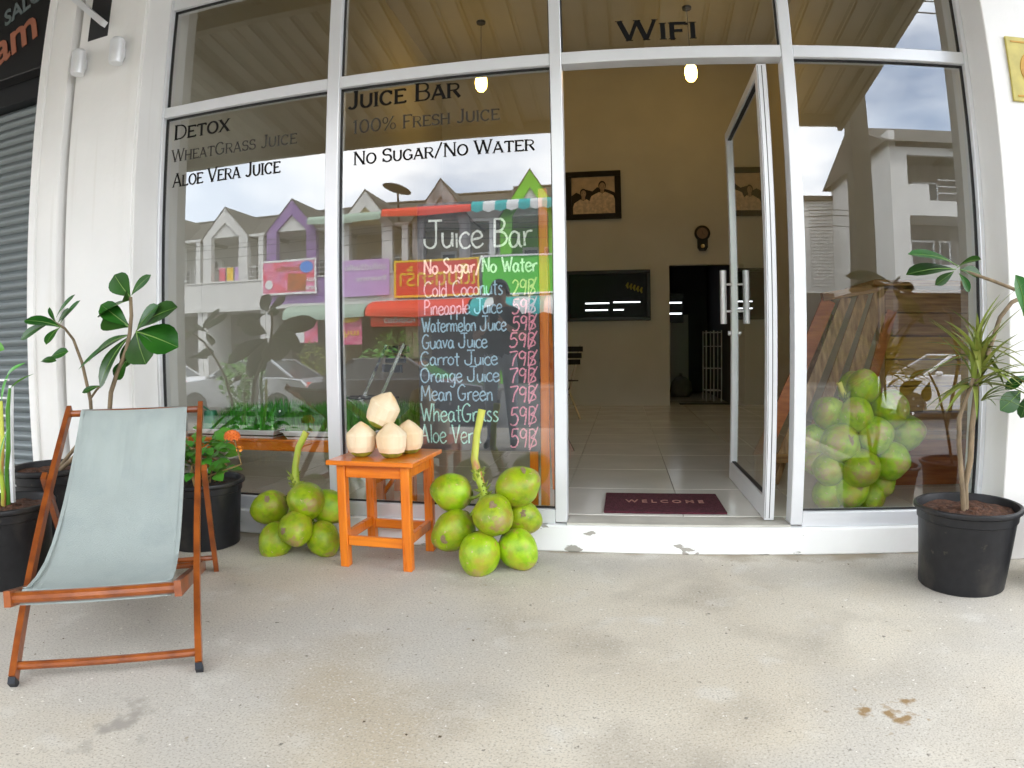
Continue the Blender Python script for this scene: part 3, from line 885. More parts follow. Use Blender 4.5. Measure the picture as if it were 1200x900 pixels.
# signboard of the neighbour
sg = thing('signboard', 'black signboard with salmon script lettering above the grey shutter', 'sign', (-4.4, -0.05, 2.75))
MB().box((-7.0, -0.10, 2.76), (-3.03, 0.0, 4.4), bev=.005).build('board', M['sign_black'], sg)
text_mesh('Siam', 0.36, M['sign_pink'], 'lettering', parent=sg, loc=(-3.93, -0.106, 2.80), width=0.66, offset=0.006, ext=.003, rot=(PI / 2, -0.30, 0))
text_mesh('SALON', 0.17, M['sign_grey'], 'lettering', parent=sg, loc=(-3.66, -0.106, 3.16), width=0.50, offset=0.004, ext=.003, rot=(PI / 2, -0.30, 0))

# little fittings high on the left pilaster
for x_, z_, lab in ((-2.70, 2.60, 'left of the two small white up-down lamps high on the pilaster'), (-2.405, 2.60, 'right of the two small white up-down lamps, nearer the window')):
    wl = thing('wall_lamp', lab, 'lamp', (x_, -0.21, z_))
    o = MB().lathe([(.012, -.085), (.038, -.075), (.042, -.05), (.042, .06), (.030, .075), (.010, .08)], (x_, -.262, z_), 18).build('lamp_body', M['alu'], wl)
    sharp(o)
    MB().box((x_ - .018, -.232, z_ - .03), (x_ + .018, -.2085, z_ + .03), bev=.003).build('lamp_bracket', M['alu'], wl)
tl = thing('tube_lamp', 'slanting white tube lamp fixed across the dark vent on the pilaster', 'lamp', (-2.62, -.25, 2.9))
MB().bar((-2.80, -.27, 3.03), (-2.52, -.27, 2.79), .035, .035).build('tube_batten', M['alu'], tl)
vt = tag(MB().box((-2.70, -.2125, 2.75), (-2.545, -.195, 3.3)).build('wall_vent', M['gasket'], loc=(-2.62, -.2, 2.9)), 'dark upright vent opening high on the white pilaster', 'vent')
pt = thing('number_plate', 'yellow square plate with an ochre ring on the right pilaster', 'plate', (2.10, -.215, 2.16))
MB().box((1.975, -.222, 2.005), (2.29, -.2105, 2.315), bev=.003).build('plate_face', M['plate'], pt)
MB().lathe([(.06, 0), (.062, .004), (.10, .004), (.102, 0)], (0, 0, 0), 28).build('ring', M['plate_ring'], pt, local=True).location = (.032, -.006, 0)
pt.children[-1].rotation_euler = (PI / 2, 0, 0)
MB().lathe([(.0, .0), (.05, .003)], (0, 0, 0), 20).build('disc', M['plate_pale'], pt, local=True).location = (.032, -.0075, 0)
pt.children[-1].rotation_euler = (PI / 2, 0, 0)
for z_ in (2.03, 2.29):
    MB().box((2.0, -.2245, z_ - .004), (2.265, -.222, z_ + .004)).build('plate_border', M['plate_ring'], pt)

# ================================================================== INSIDE THE SHOP
YB = 6.487
pf = thing('framed_photo', 'sepia double portrait in a broad black frame on the back wall', 'picture', (-.19, YB - .02, 3.24))
for a, b_ in (((-.60, 2.88), (.22, 2.96)), ((-.60, 3.52), (.22, 3.60)), ((-.60, 2.96), (-.51, 3.52)), ((.13, 2.96), (.22, 3.52))):
    MB().box((a[0], YB - .05, a[1]), (b_[0], YB - .003, b_[1]), bev=.006).build('frame', M['dark_frame'], pf)
MB().box((-.51, YB - .02, 2.96), (.13, YB - .01, 3.52)).build('photo', [M['sepia']], pf)
rp_ = random.Random(9)
def oval(cx_, cz_, a_, b_, n=20, a0=0, a1=2 * PI):
    return [(cx_ + a_ * math.cos(a0 + (a1 - a0) * k / n), cz_ + b_ * math.sin(a0 + (a1 - a0) * k / n)) for k in range(n)]
MB().prism([(-.51, 2.962), (-.51, 3.24), (-.44, 3.29), (-.38, 3.26), (-.30, 3.33), (-.20, 3.30), (-.13, 3.36), (-.02, 3.33), (.05, 3.31), (.13, 3.27), (.13, 2.962)], YB - .0215, YB - .0203).build('print_foliage', M['sepia_dark'], pf)
for k_, (cx_, cz_, w_, r_) in enumerate(((-.335, 3.27, .155, .050), (-.055, 3.37, .185, .056))):
    sh = [(cx_ - w_, 2.963), (cx_ - w_, cz_ - .20), (cx_ - w_ * .88, cz_ - .145), (cx_ - w_ * .6, cz_ - .115), (cx_ - .045, cz_ - .085), (cx_, cz_ - .11), (cx_ + .045, cz_ - .085), (cx_ + w_ * .6, cz_ - .115), (cx_ + w_ * .88, cz_ - .145), (cx_ + w_, cz_ - .20), (cx_ + w_, 2.963)]
    sh = [(min(x_, .128), z_) for x_, z_ in sh]
    y_ = YB - .0225 - .004 * k_
    MB().prism(sh, y_ - .0008, y_).build('print_shirt', M['sepia_shirt'], pf)
    MB().prism([(cx_ - .028, cz_ - .10), (cx_ + .028, cz_ - .10), (cx_ + .024, cz_ - .03), (cx_ - .024, cz_ - .03)], y_ - .0018, y_ - .001).build('print_neck', M['sepia_skin'], pf)
    MB().prism(oval(cx_, cz_ + .012, r_ * 1.0, r_ * 1.25), y_ - .0028, y_ - .002).build('print_hair', M['sepia_dark'], pf)
    MB().prism(oval(cx_ + .002, cz_ - .004, r_ * .80, r_ * 1.08), y_ - .0038, y_ - .003).build('print_face', M['sepia_skin'], pf)
    MB().prism([(cx_ - .002, 2.963), (cx_ + .003, 2.963), (cx_ + .003, cz_ - .11), (cx_ - .002, cz_ - .11)], y_ - .0018, y_ - .001).build('print_placket', M['sepia'], pf)
    for dx in (-.018, .020):
        MB().prism(oval(cx_ + dx, cz_ + .004, .007, .004, 8), y_ - .0048, y_ - .004).build('print_eye', M['sepia_dark'], pf)

tv = thing('black_panel', 'wide black glossy framed panel with a yellow decal on the back wall', 'wall panel', (0, YB - .03, 1.75))
for a, b_ in (((-.62, 1.375), (.62, 1.425)), ((-.62, 2.065), (.62, 2.115)), ((-.62, 1.425), (-.57, 2.065)), ((.57, 1.425), (.62, 2.065))):
    MB().box((a[0], YB - .06, a[1]), (b_[0], YB - .004, b_[1]), bev=.005).build('frame', M['dark_frame'], tv)
MB().box((-.57, YB - .03, 1.425), (.57, YB - .01, 2.065)).build('panel_face', M['screen'], tv)
for k in range(5):
    a_ = 2.4 - k * .38
    bx, bz = .30 + .05 * k, 1.93 - .018 * k
    MB().tube([(bx, YB - .034, bz), (bx - .02, YB - .036, bz - .04), (bx - .005, YB - .035, bz - .085)], [.012, .022, .01], 6).build('decal', M['banana'], tv)
# glowing strips stand in for bright windows reflected in the panel
for a, b_, z_ in ((-.33, .02, 1.635), (.08, .47, 1.645), (-.33, 0.0, 1.535), (.08, .23, 1.535)):
    MB().box((a, YB - .036, z_ - .008), (b_, YB - .0315, z_ + .008)).build('painted_reflection', M['glow_strip'], tv)

ck = thing('wall_clock', 'small dark pendulum clock high between the panel and the inner doorway', 'clock', (1.385, YB, 2.57))
o = MB().lathe([(.0, .0), (.105, .0), (.115, .02), (.115, .04), (.085, .055), (.082, .045)], (0, 0, 0), 28).build('clock_case', M['dark_frame'], ck, local=True)
o.rotation_euler = (PI / 2, 0, 0); o.location = (0, 0, .06)
o = MB().lathe([(.0, .048), (.08, .047)], (0, 0, 0), 24).build('clock_dial', M['clock_face'], ck, local=True)
o.rotation_euler = (PI / 2, 0, 0); o.location = (0, 0, .06)
MB().bar((1.385, YB - .052, 2.63), (1.375, YB - .052, 2.68), .006, .004).bar((1.385, YB - .052, 2.63), (1.415, YB - .052, 2.60), .006, .004).build('clock_hand', M['dark_frame'], ck)
MB().prism([(1.31, 2.55), (1.46, 2.55), (1.46, 2.42), (1.43, 2.375), (1.34, 2.375), (1.31, 2.42)], YB - .05, YB - .003).build('pendulum_box', M['dark_frame'], ck)
o = MB().lathe([(.0, .0), (.026, .002), (.03, .0)], (0, 0, 0), 14).build('pendulum', M['brass'], ck, local=True)
o.rotation_euler = (PI / 2, 0, 0); o.location = (0, -.053, -.13)

for x_, y_, z_, lab in ((1.12, 4.77, 4.33, 'lit warm pendant bulb showing at the top of the open doorway'), (-1.49, 4.77, 4.36, 'lit warm pendant bulb seen beside the words Juice Bar')):
    pl_ = thing('pendant_lamp', lab, 'lamp', (x_, y_, 5.22))
    MB().lathe([(.055, 5.19), (.06, 5.205), (.06, 5.219)], (x_, y_, 0), 18).build('ceiling_rose', M['dark_frame'], pl_)
    MB().tube([(x_, y_, 5.19), (x_, y_, z_ + .13)], .004, 6).build('flex', M['black_metal'], pl_)
    MB().lathe([(.03, z_ + .13), (.035, z_ + .10), (.035, z_ + .08)], (x_, y_, 0), 14).build('lamp_holder', M['dark_frame'], pl_)
    sharp(MB().lathe([(.0, z_ - .12), (.04, z_ - .11), (.068, z_ - .07), (.078, z_), (.070, z_ + .06), (.045, z_ + .10)], (x_, y_, 0), 18).build('bulb', M['bulb'], pl_), 80)

# store room seen through the inner doorway
rk = thing('wire_rack', 'tall white wire rack in the dark store room beyond the inner doorway', 'rack', (1.66, 7.4, .135))
for xx in (1.52, 1.64, 1.76):
    for yy in (7.25, 7.65):
        MB().tube([(xx, yy, .135), (xx, yy, 1.25)], .010, 6).build('rack_post', M['white_metal'], rk)
for zz in (.3, .65, 1.0, 1.22):
    s_ = MB()
    for k in range(5):
        s_.tube([(1.52, 7.25 + .1 * k, zz), (1.76, 7.25 + .1 * k, zz)], .005, 5)
    for xx in (1.52, 1.76):
        s_.tube([(xx, 7.25, zz), (xx, 7.65, zz)], .007, 5)
    s_.build('rack_shelf', M['white_metal'], rk)
bl = thing('louvre_window', 'small bright louvred window at the back of the store room', 'window', (1.15, 8.98, 1.7))
MB().box((.7, 8.98, 1.45), (1.33, 9.06, 2.0), bev=.004).build('window_frame', M['dark_frame'], bl)
for zz in (1.62, 1.82):
    MB().box((.8, 8.972, zz - .012), (1.30, 8.979, zz + .012)).build('louvre_gap', M['glow_strip'], bl)
sk = thing('sack', 'pale slumped sack on the store room floor', 'sack', (1.27, 8.4, .135))
sharp(MB().lathe([(.16, 0), (.19, .1), (.17, .25), (.10, .33), (.03, .36), (0, .35)], (1.22, 8.4, .135), 16, jit=lambda t, z: 1 + .12 * math.sin(3 * t + z * 9)).build('sack_body', M['sack'], sk), 80)
MB().tube([(1.22, 8.4, .48), (1.23, 8.4, .54)], [.02, .03], 7).build('sack_neck', M['sack'], sk)
tag(MB().box((1.05, 6.62, .1352), (1.95, 6.78, .15), bev=.004).build('rubber_mat', M['gasket'], loc=(1.5, 6.7, .135)), 'black rubber strip mat across the inner doorway', 'mat')

# welcome mat
wm = thing('door_mat', 'maroon welcome mat lying just inside the doorway', 'mat', (.417, .36, .1350))
MB().prism([(.122, .1355), (.712, .1355), (.712, .1455), (.122, .1455)], .155, .565).build('mat_pile', M['mat_red'], wm)
text_mesh('W E L C O M E', .085, M['mat_text'], 'lettering', parent=wm, loc=(.225, .345, .1465), rot=(0, 0, 0), width=.40, ext=.0006, offset=.0015)

# ------------------------------------------------------------------ plant trays on the orange bench inside the left window
bn = thing('window_bench', 'long low orange wooden bench inside the left window under the white trays', 'bench', (-1.5, .36, .135))
MB().box((-2.42, .19, .398), (-.86, .215, .448), bev=.003).build('bench_apron', M['orange_x'], bn)
for k in range(3):
    MB().box((-2.44, .185 + .12 * k, .4485), (-.84, .295 + .12 * k, .462), bev=.002).build('bench_board', M['orange_x'], bn)
for x_ in (-2.40, -1.075, -.90):
    for y_ in (.22, .50):
        MB().box((x_, y_, .1352), (x_ + .045, y_ + .045, .398), bev=.003).build('leg', M['orange'], bn)
MB().bar((-1.05, .245, .16), (-.90, .245, .36), .03, .02).build('brace', M['orange'], bn)
for i, (x0_, x1_) in enumerate(((-2.19, -1.645), (-1.61, -1.065), (-1.035, -.49))):
    lab = ('white tray of wheatgrass on the bench behind the orange flower', 'white tray of wheatgrass on the bench behind the coconut stalk, against the mullion', 'white tray of wheatgrass half hidden behind the chalkboard and peeled coconuts')[i]
    tr_ = thing('seed_tray', lab, 'tray', ((x0_ + x1_) / 2, .36, .4625), 'trays of wheatgrass')
    t = MB()
    def ring(x0, x1, y0, y1, z):
        return [(x0, y0, z), (x1, y0, z), (x1, y1, z), (x0, y1, z)]
    rs = [ring(x0_ + .03, x1_ - .03, .215, .515, .463), ring(x0_ + .008, x1_ - .008, .193, .537, .503), ring(x0_, x1_, .185, .545, .503), ring(x0_, x1_, .185, .545, .509), ring(x0_ + .014, x1_ - .014, .199, .531, .509), ring(x0_ + .03, x1_ - .03, .215, .515, .47)]
    vs = sum(rs, [])
    fs = [(3, 2, 1, 0), (20, 21, 22, 23)]
    for r_ in range(5):
        for k in range(4):
            fs.append((r_ * 4 + k, r_ * 4 + (k + 1) % 4, r_ * 4 + 4 + (k + 1) % 4, r_ * 4 + 4 + k))
    t.add(vs, fs).build('tray_body', M['tray'], tr_)
    MB().box((x0_ + .02, .205, .474), (x1_ - .02, .525, .494)).build('soil', M['dark_soil'], tr_)
    gr = MB()
    rg = random.Random(40 + i)
    for k in range(5200):
        gx, gy = rg.uniform(x0_ + .02, x1_ - .02), rg.uniform(.205, .525)
        frac = min(1, max(0, (gx - x0_) / .3)) if i == 0 else 1
        hh = rg.uniform(.10, .175) * (0.35 + .65 * frac) * (1 + .16 * math.sin(gx * 17) * math.cos(gy * 13))
        a_ = rg.uniform(0, PI)
        lx, ly = rg.gauss(0, .018), rg.gauss(0, .018)
        dx, dy = math.cos(a_) * .0021, math.sin(a_) * .0021
        gr.add([(gx - dx, gy - dy, .49), (gx + dx, gy + dy, .49), (gx + dx * .8 + lx * .4, gy + dy * .8 + ly * .4, .49 + hh * .6), (gx - dx * .8 + lx * .4, gy - dy * .8 + ly * .4, .49 + hh * .6), (gx + lx, gy + ly, .49 + hh)],
               [(0, 1, 2, 3), (3, 2, 4)])
    o = gr.build('wheatgrass', M['grass'], tr_)
    o['kind'] = 'stuff'
wc = thing('watering_can', 'small green plastic watering can behind the deck chair post on the bench', 'watering can', (-2.10, .30, .51))
sharp(MB().lathe([(.045, 0), (.047, .01), (.038, .09), (.034, .10), (.030, .098)], (-2.10, .24, .511), 18).build('can_body', M['green_plastic'], wc))
MB().tube([(-2.10, .24, .605), (-2.16, .24, .64), (-2.19, .24, .60)], .006, 6).build('handle', M['green_plastic'], wc)

# ------------------------------------------------------------------ chalkboard easel
eb = thing('chalkboard_easel', 'tall chalkboard menu on an orange wooden easel behind the window', 'menu board', (-.48, .16, .135))
MB().box((-.782, .120, .438), (-.182, .132, 1.655)).build('board', M['board'], eb)
MB().box((-.180, .125, .1352), (-.138, .155, 1.70), bev=.003).build('easel_post', M['orange'], eb)
MB().box((-.776, .134, .1352), (-.746, .155, .47), bev=.003).build('easel_foot', M['orange'], eb)
MB().box((-.235, .134, .1352), (-.195, .160, .46), bev=.003).build('easel_foot', M['orange'], eb)
MB().box((-.776, .134, 1.58), (-.18, .150, 1.61), bev=.003).build('easel_rail', M['orange_x'], eb)
MB().bar((-.16, .17, 1.5), (-.16, .62, .15), .035, .02).build('easel_strut', M['orange'], eb)

G = {  # hand-written stroke letters: x right, y up, cap height 1, x-height .56
 'J': (.62, [[(.12, 1), (.62, 1)], [(.40, 1), (.40, .25), (.32, .04), (.15, 0), (.0, .12), (-.02, .34)]]),
 'u': (.46, [[(.02, .54), (.03, .15), (.15, 0), (.30, .08), (.37, .3)], [(.37, .54), (.38, .02)]]),
 'i': (.16, [[(.06, .52), (.07, 0)]]),
 'c': (.42, [[(.36, .46), (.24, .56), (.07, .45), (.02, .22), (.12, .02), (.28, 0), (.40, .1)]]),
 'e': (.46, [[(.04, .28), (.36, .36), (.34, .52), (.20, .58), (.05, .44), (.03, .18), (.16, .0), (.30, .02), (.43, .14)]]),
 'B': (.52, [[(.04, 1), (.03, 0)], [(.02, .99), (.28, .98), (.38, .82), (.28, .60), (.08, .54)], [(.08, .54), (.34, .5), (.46, .28), (.32, .06), (.02, 0)]]),
 'a': (.48, [[(.34, .48), (.18, .56), (.04, .38), (.04, .12), (.16, 0), (.30, .14), (.35, .5)], [(.35, .52), (.37, .1), (.46, .02)]]),
 'r': (.36, [[(.05, .52), (.07, 0)], [(.07, .3), (.16, .5), (.34, .54)]]),
 'N': (.58, [[(.02, 0), (.05, .98)], [(.05, .98), (.45, .02)], [(.45, .02), (.47, 1)]]),
 'o': (.44, [[(.20, .54), (.04, .40), (.03, .14), (.18, 0), (.34, .12), (.36, .38), (.20, .54)]]),
 'S': (.50, [[(.42, .88), (.26, 1), (.08, .86), (.12, .66), (.34, .46), (.40, .2), (.22, 0), (.02, .12)]]),
 'g': (.46, [[(.36, .46), (.20, .56), (.04, .40), (.08, .12), (.24, .08), (.36, .3)], [(.37, .54), (.37, -.1), (.24, -.36), (.06, -.28)]]),
 '/': (.46, [[(.02, -.22), (.44, 1.12)]]),
 'W': (.74, [[(.0, 1), (.20, .0)], [(.20, 0), (.34, .72)], [(.34, .72), (.50, .0)], [(.50, 0), (.68, 1.0)]]),
 't': (.36, [[(.16, .86), (.16, .06), (.26, 0)], [(.0, .58), (.32, .60)]]),
 'C': (.62, [[(.52, .82), (.36, .98), (.12, .84), (.02, .48), (.12, .12), (.34, 0), (.56, .14)]]),
 'l': (.18, [[(.07, 1), (.08, 0)]]),
 'd': (.48, [[(.34, .44), (.18, .56), (.04, .36), (.06, .08), (.22, 0), (.34, .2)], [(.36, 1), (.37, 0)]]),
 'n': (.46, [[(.04, .54), (.05, 0)], [(.06, .34), (.18, .54), (.32, .48), (.36, .0)]]),
 's': (.38, [[(.30, .50), (.16, .56), (.06, .44), (.18, .30), (.30, .16), (.20, 0), (.02, .06)]]),
 'P': (.50, [[(.06, 1), (.04, 0)], [(.04, .98), (.30, .98), (.44, .76), (.30, .54), (.06, .5)]]),
 'p': (.46, [[(.05, .54), (.05, -.38)], [(.06, .4), (.20, .56), (.36, .44), (.34, .14), (.20, .04), (.07, .14)]]),
 'm': (.64, [[(.04, .54), (.05, 0)], [(.06, .36), (.17, .54), (.27, .44), (.29, 0)], [(.29, .36), (.42, .54), (.52, .42), (.54, 0)]]),
 'G': (.62, [[(.50, .86), (.32, 1), (.10, .82), (.02, .46), (.12, .1), (.32, 0), (.48, .16), (.50, .42)], [(.28, .42), (.56, .42)]]),
 'v': (.42, [[(.02, .54), (.17, .0)], [(.17, 0), (.36, .56)]]),
 'O': (.68, [[(.30, .98), (.08, .82), (.02, .44), (.14, .08), (.36, 0), (.56, .22), (.58, .64), (.44, .92), (.30, .98)]]),
 'M': (.70, [[(.02, 0), (.06, 1)], [(.06, 1), (.28, .3)], [(.28, .3), (.54, 1)], [(.54, 1), (.60, 0)]]),
 'A': (.60, [[(.0, 0), (.26, 1)], [(.26, 1), (.50, 0)], [(.08, .36), (.44, .38)]]),
 'V': (.54, [[(.0, 1), (.22, 0)], [(.22, 0), (.48, 1)]]),
 'h': (.46, [[(.05, 1), (.05, 0)], [(.06, .36), (.20, .54), (.33, .46), (.36, 0)]]),
 '2': (.52, [[(.04, .78), (.20, .98), (.40, .84), (.34, .52), (.04, .04)], [(.04, .04), (.46, .06)]]),
 '5': (.56, [[(.14, .96), (.08, .56), (.30, .62), (.46, .38), (.34, .06), (.10, 0), (.0, .1)], [(.14, .96), (.48, .98)]]),
 '7': (.54, [[(.0, .94), (.48, .98), (.26, .5), (.16, 0)]]),
 '9': (.52, [[(.40, .84), (.22, .98), (.04, .80), (.08, .54), (.28, .52), (.40, .80)], [(.41, .92), (.38, .4), (.30, 0)]]),
 'Z': (.60, [[(.08, .96), (.04, 0)], [(.06, .96), (.30, .98), (.42, .78), (.14, .54)], [(.14, .54), (.40, .44), (.44, .18), (.06, .02)], [(.58, 1.12), (.06, -.12)]]),  # baht sign
 ' ': (.34, []),
}
def catmull(p, n=5):
    if len(p) < 3:
        a, b = p
        return [(a[0] + (b[0] - a[0]) * k / 3, a[1] + (b[1] - a[1]) * k / 3) for k in range(4)]
    out = []
    for i in range(len(p) - 1):
        p0, p1, p2, p3 = p[max(i - 1, 0)], p[i], p[i + 1], p[min(i + 2, len(p) - 1)]
        for k in range(n):
            t = k / n
            out.append(tuple(0.5 * (2 * p1[j] + (p2[j] - p0[j]) * t + (2 * p0[j] - 5 * p1[j] + 4 * p2[j] - p3[j]) * t * t + (-p0[j] + 3 * p1[j] - 3 * p2[j] + p3[j]) * t ** 3) for j in (0, 1)))
    out.append(p[-1])
    return out
rc = random.Random(11)
def chalk_line(txt, x0, x1, z0, z1, h, m, wdt, y=.1193, zc=0):
    """text from (x0,z0) to (x1,z1), cap height h"""
    total = sum(G[c][0] for c in txt)
    k = (x1 - x0) / total
    b = MB()
    cx_ = 0
    for ch in txt:
        aw, strokes = G[ch]
        dz = rc.uniform(-.03, .03)
        for st in strokes:
            pts = catmull(st)
            q = []
            for (a, c_) in pts:
                X = x0 + (cx_ + a) * k
                Z = z0 + (z1 - z0) * (X - x0) / (x1 - x0) + (c_ + dz) * h
                q.append((X, Z))
            vs, fs = [], []
            yy = y - rc.uniform(0, .0004)
            for i, (X, Z) in enumerate(q):
                a = q[max(i - 1, 0)]; c2 = q[min(i + 1, len(q) - 1)]
                dx, dz_ = c2[0] - a[0], c2[1] - a[1]
                l_ = math.hypot(dx, dz_) or 1
                ww = wdt * rc.uniform(.75, 1.15) / 2
                vs += [(X - dz_ / l_ * ww, yy, Z + dx / l_ * ww), (X + dz_ / l_ * ww, yy, Z - dx / l_ * ww)]
            for i in range(len(q) - 1):
                fs.append((2 * i, 2 * i + 1, 2 * i + 3, 2 * i + 2))
            b.add(vs, fs)
        cx_ += aw
    b.build('chalk_writing', m, eb)
chalk_line('Juice Bar', -.742, -.205, 1.435, 1.420, .135, M['chalk_white'], .0112)
chalk_line('No Sugar/No Water', -.748, -.185, 1.307, 1.300, .072, M['chalk_white'], .0095)
rows = [('Cold Coconuts', -.750, -.352, 1.192, '29Z', 1.184, 'chalk_blue', 'chalk_tan', .078),
        ('Pineapple Juice', -.750, -.357, 1.104, '59Z', 1.098, 'chalk_blue', 'chalk_pink', .072),
        ('Watermelon Juice', -.762, -.338, 1.020, '59Z', 1.020, 'chalk_blue', 'chalk_pink', .070),
        ('Guava Juice', -.763, -.432, .939, '59Z', .938, 'chalk_blue', 'chalk_pink', .070),
        ('Carrot Juice', -.772, -.382, .856, '79Z', .850, 'chalk_blue', 'chalk_pink', .070),
        ('Orange Juice', -.774, -.375, .774, '79Z', .768, 'chalk_blue', 'chalk_pink', .072),
        ('Mean Green', -.772, -.406, .682, '79Z', .676, 'chalk_blue', 'chalk_pink', .076),
        ('WheatGrass', -.775, -.380, .580, '59Z', .566, 'chalk_green', 'chalk_pink', .088),
        ('Aloe Vera', -.778, -.470, .472, '59Z', .455, 'chalk_green', 'chalk_pink', .092)]
for txt, xa, xb, z_, pr__, zp, m1, m2, h_ in rows:
    chalk_line(txt, xa, xb, z_, z_ + .002, h_, M[m1], .0074)
    chalk_line(pr__, -.325 if zp < 1 else -.31, -.190, zp, zp, h_ * 1.0, M[m2], .0078)

# ================================================================== THINGS ON THE PAVEMENT
# ------------------------------------------------------------------ orange stool
SX, SY, SS, SP = -.815, -.258, .290, -.023
st = thing('stool', 'square orange wooden stool holding the peeled white coconuts', 'stool', (SX, SY, 0))
def srot(x, y):
    c_, s_ = math.cos(SP), math.sin(SP)
    return SX + x * c_ - y * s_, SY + x * s_ + y * c_
def sbox(x0, x1, y0, y1, z0, z1, name, m):
    b = MB().box((x0, y0, z0), (x1, y1, z1), bev=.003)
    b.v = [(*srot(v[0], v[1]), v[2]) for v in b.v]
    return b.build(name, m, st)
h_ = SS / 2
sbox(-h_ - .052, h_ + .050, -h_ - .052, h_ + .050, .452, .472, 'seat', M['orange_x'])
for a in (-1, 1):
    for b_ in (-1, 1):
        sbox(a * h_ - .0195, a * h_ + .0195, b_ * h_ - .0195, b_ * h_ + .0195, .0, .452, 'leg', M['orange'])
for zc, hh, nm in ((.423, .056, 'apron'), (.118, .042, 'stretcher')):
    for a in (-1, 1):
        sbox(-h_ + .0195, h_ - .0195, a * h_ - .012, a * h_ + .012, zc - hh / 2, zc + hh / 2, nm, M['orange_x'])
        sbox(a * h_ - .012, a * h_ + .012, -h_ + .0195, h_ - .0195, zc - hh / 2 + (.012 if hh < .05 else 0), zc + hh / 2 + (.012 if hh < .05 else 0), nm, M['orange'])

# peeled coconuts
def peeled(c, r, h, tilt, label, seed):
    rp = random.Random(seed)
    n = 17
    vs, fs = [], []
    prof = [(.36, 0), (.60, .05), (.84, .15), (.96, .30), (1.02, .62), (.97, .68), (.50, .88), (.08, 1.0)]
    angs = [2 * PI * k / n + rp.uniform(-.05, .05) for k in range(n)]
    b = MB()
    for r_, z_ in prof:
        for t in angs:
            rr = r * r_ * (1 + rp.uniform(-.022, .022))
            vs.append((rr * math.cos(t), rr * math.sin(t), z_ * h + (rp.uniform(-.014, .014) * h if z_ in (.62, .68, .15) else 0)))
    for i in range(len(prof) - 1):
        for k in range(n):
            fs.append((i * n + k, i * n + (k + 1) % n, (i + 1) * n + (k + 1) % n, (i + 1) * n + k))
    base = MB().add(vs, [f for i, f in enumerate(fs) if i < 2 * n] + [tuple(reversed(range(n)))])
    body = MB().add(vs, [f for i, f in enumerate(fs) if i >= 2 * n] + [tuple(range(7 * n, 8 * n))])
    t = thing('peeled_coconut', label, 'coconut', c, 'peeled coconuts on the stool')
    t.rotation_euler = tilt
    body.build('white_flesh', M['peeled'], t, local=True)
    base.build('husk_base', M['husk_green'], t, local=True)
    return t
peeled((-0.9030, -0.3250, 0.4860)[:2] + (.4722,), .065, .152, (0, 0, .3), 'peeled white coconut at the front left of the stool top', 1)
peeled((-0.7620, -0.3300, 0.4870)[:2] + (.4722,), .065, .152, (0, 0, 1.1), 'peeled white coconut at the front middle of the stool top', 2)
peeled((-0.7260, -0.2100, 0.5150)[:2] + (.4722,), .065, .150, (0, 0, 2.0), 'peeled white coconut at the back right of the stool top', 3)
peeled((-0.8540, -0.2700, 0.5970), .067, .165, (0.10, .42, .3), 'peeled white coconut tilted on top of the others', 4)

# ------------------------------------------------------------------ green coconuts
coco_meshes = []
for sd in range(6):
    rr = random.Random(100 + sd)
    b = MB()
    n, k_ = 24, 15
    ph = rr.uniform(0, 6)
    vs = []
    for i in range(k_ + 1):
        th = PI * i / k_
        for j in range(n):
            a = 2 * PI * j / n
            s_ = math.sin(th)
            r_ = s_ * (1 + .035 * math.cos(3 * a + ph) + .012 * math.cos(5 * a + ph * 2))
            r_ *= 1 + .05 * math.cos(th)
            z_ = math.cos(th)
            z_ = z_ * (1.10 if z_ < 0 else 1.04)
            if z_ < -.75:
                z_ -= (abs(z_) - .75) * .28
            d = noise.noise(Vector((math.cos(a) * s_ * 1.6 + sd * 9, math.sin(a) * s_ * 1.6, z_ * 1.6))) * .055
            vs.append((r_ * math.cos(a) * (1 + d), r_ * math.sin(a) * (1 + d), z_ * (1 + d)))
    fs = []
    for i in range(k_):
        for j in range(n):
            fs.append((i * n + j, (i + 1) * n + j, (i + 1) * n + (j + 1) % n, i * n + (j + 1) % n))
    b.add(vs, fs)
    scar = []
    for i in range(2):
        for j in range(10):
            pass
    o = b.build('coconut', M['coconut'], smooth=True)
    coco_meshes.append(o.data)
    bpy.data.objects.remove(o)
def calyx(rc_):
    b = MB()
    for k in range(6):
        a = 2 * PI * k / 6 + rc_.uniform(-.2, .2)
        w_ = .30
        z0, z1 = 1.055, .93
        p = [(.02 * math.cos(a), .02 * math.sin(a), z0 + .02), (w_ * math.cos(a - .5), w_ * math.sin(a - .5), 1.05), (.50 * math.cos(a), .50 * math.sin(a), .955), (w_ * math.cos(a + .5), w_ * math.sin(a + .5), 1.05)]
        b.add(p, [(0, 1, 2, 3)])
    b.tube([(0, 0, 1.03), (0.02, 0, 1.16)], [.10, .07], 7)
    return b
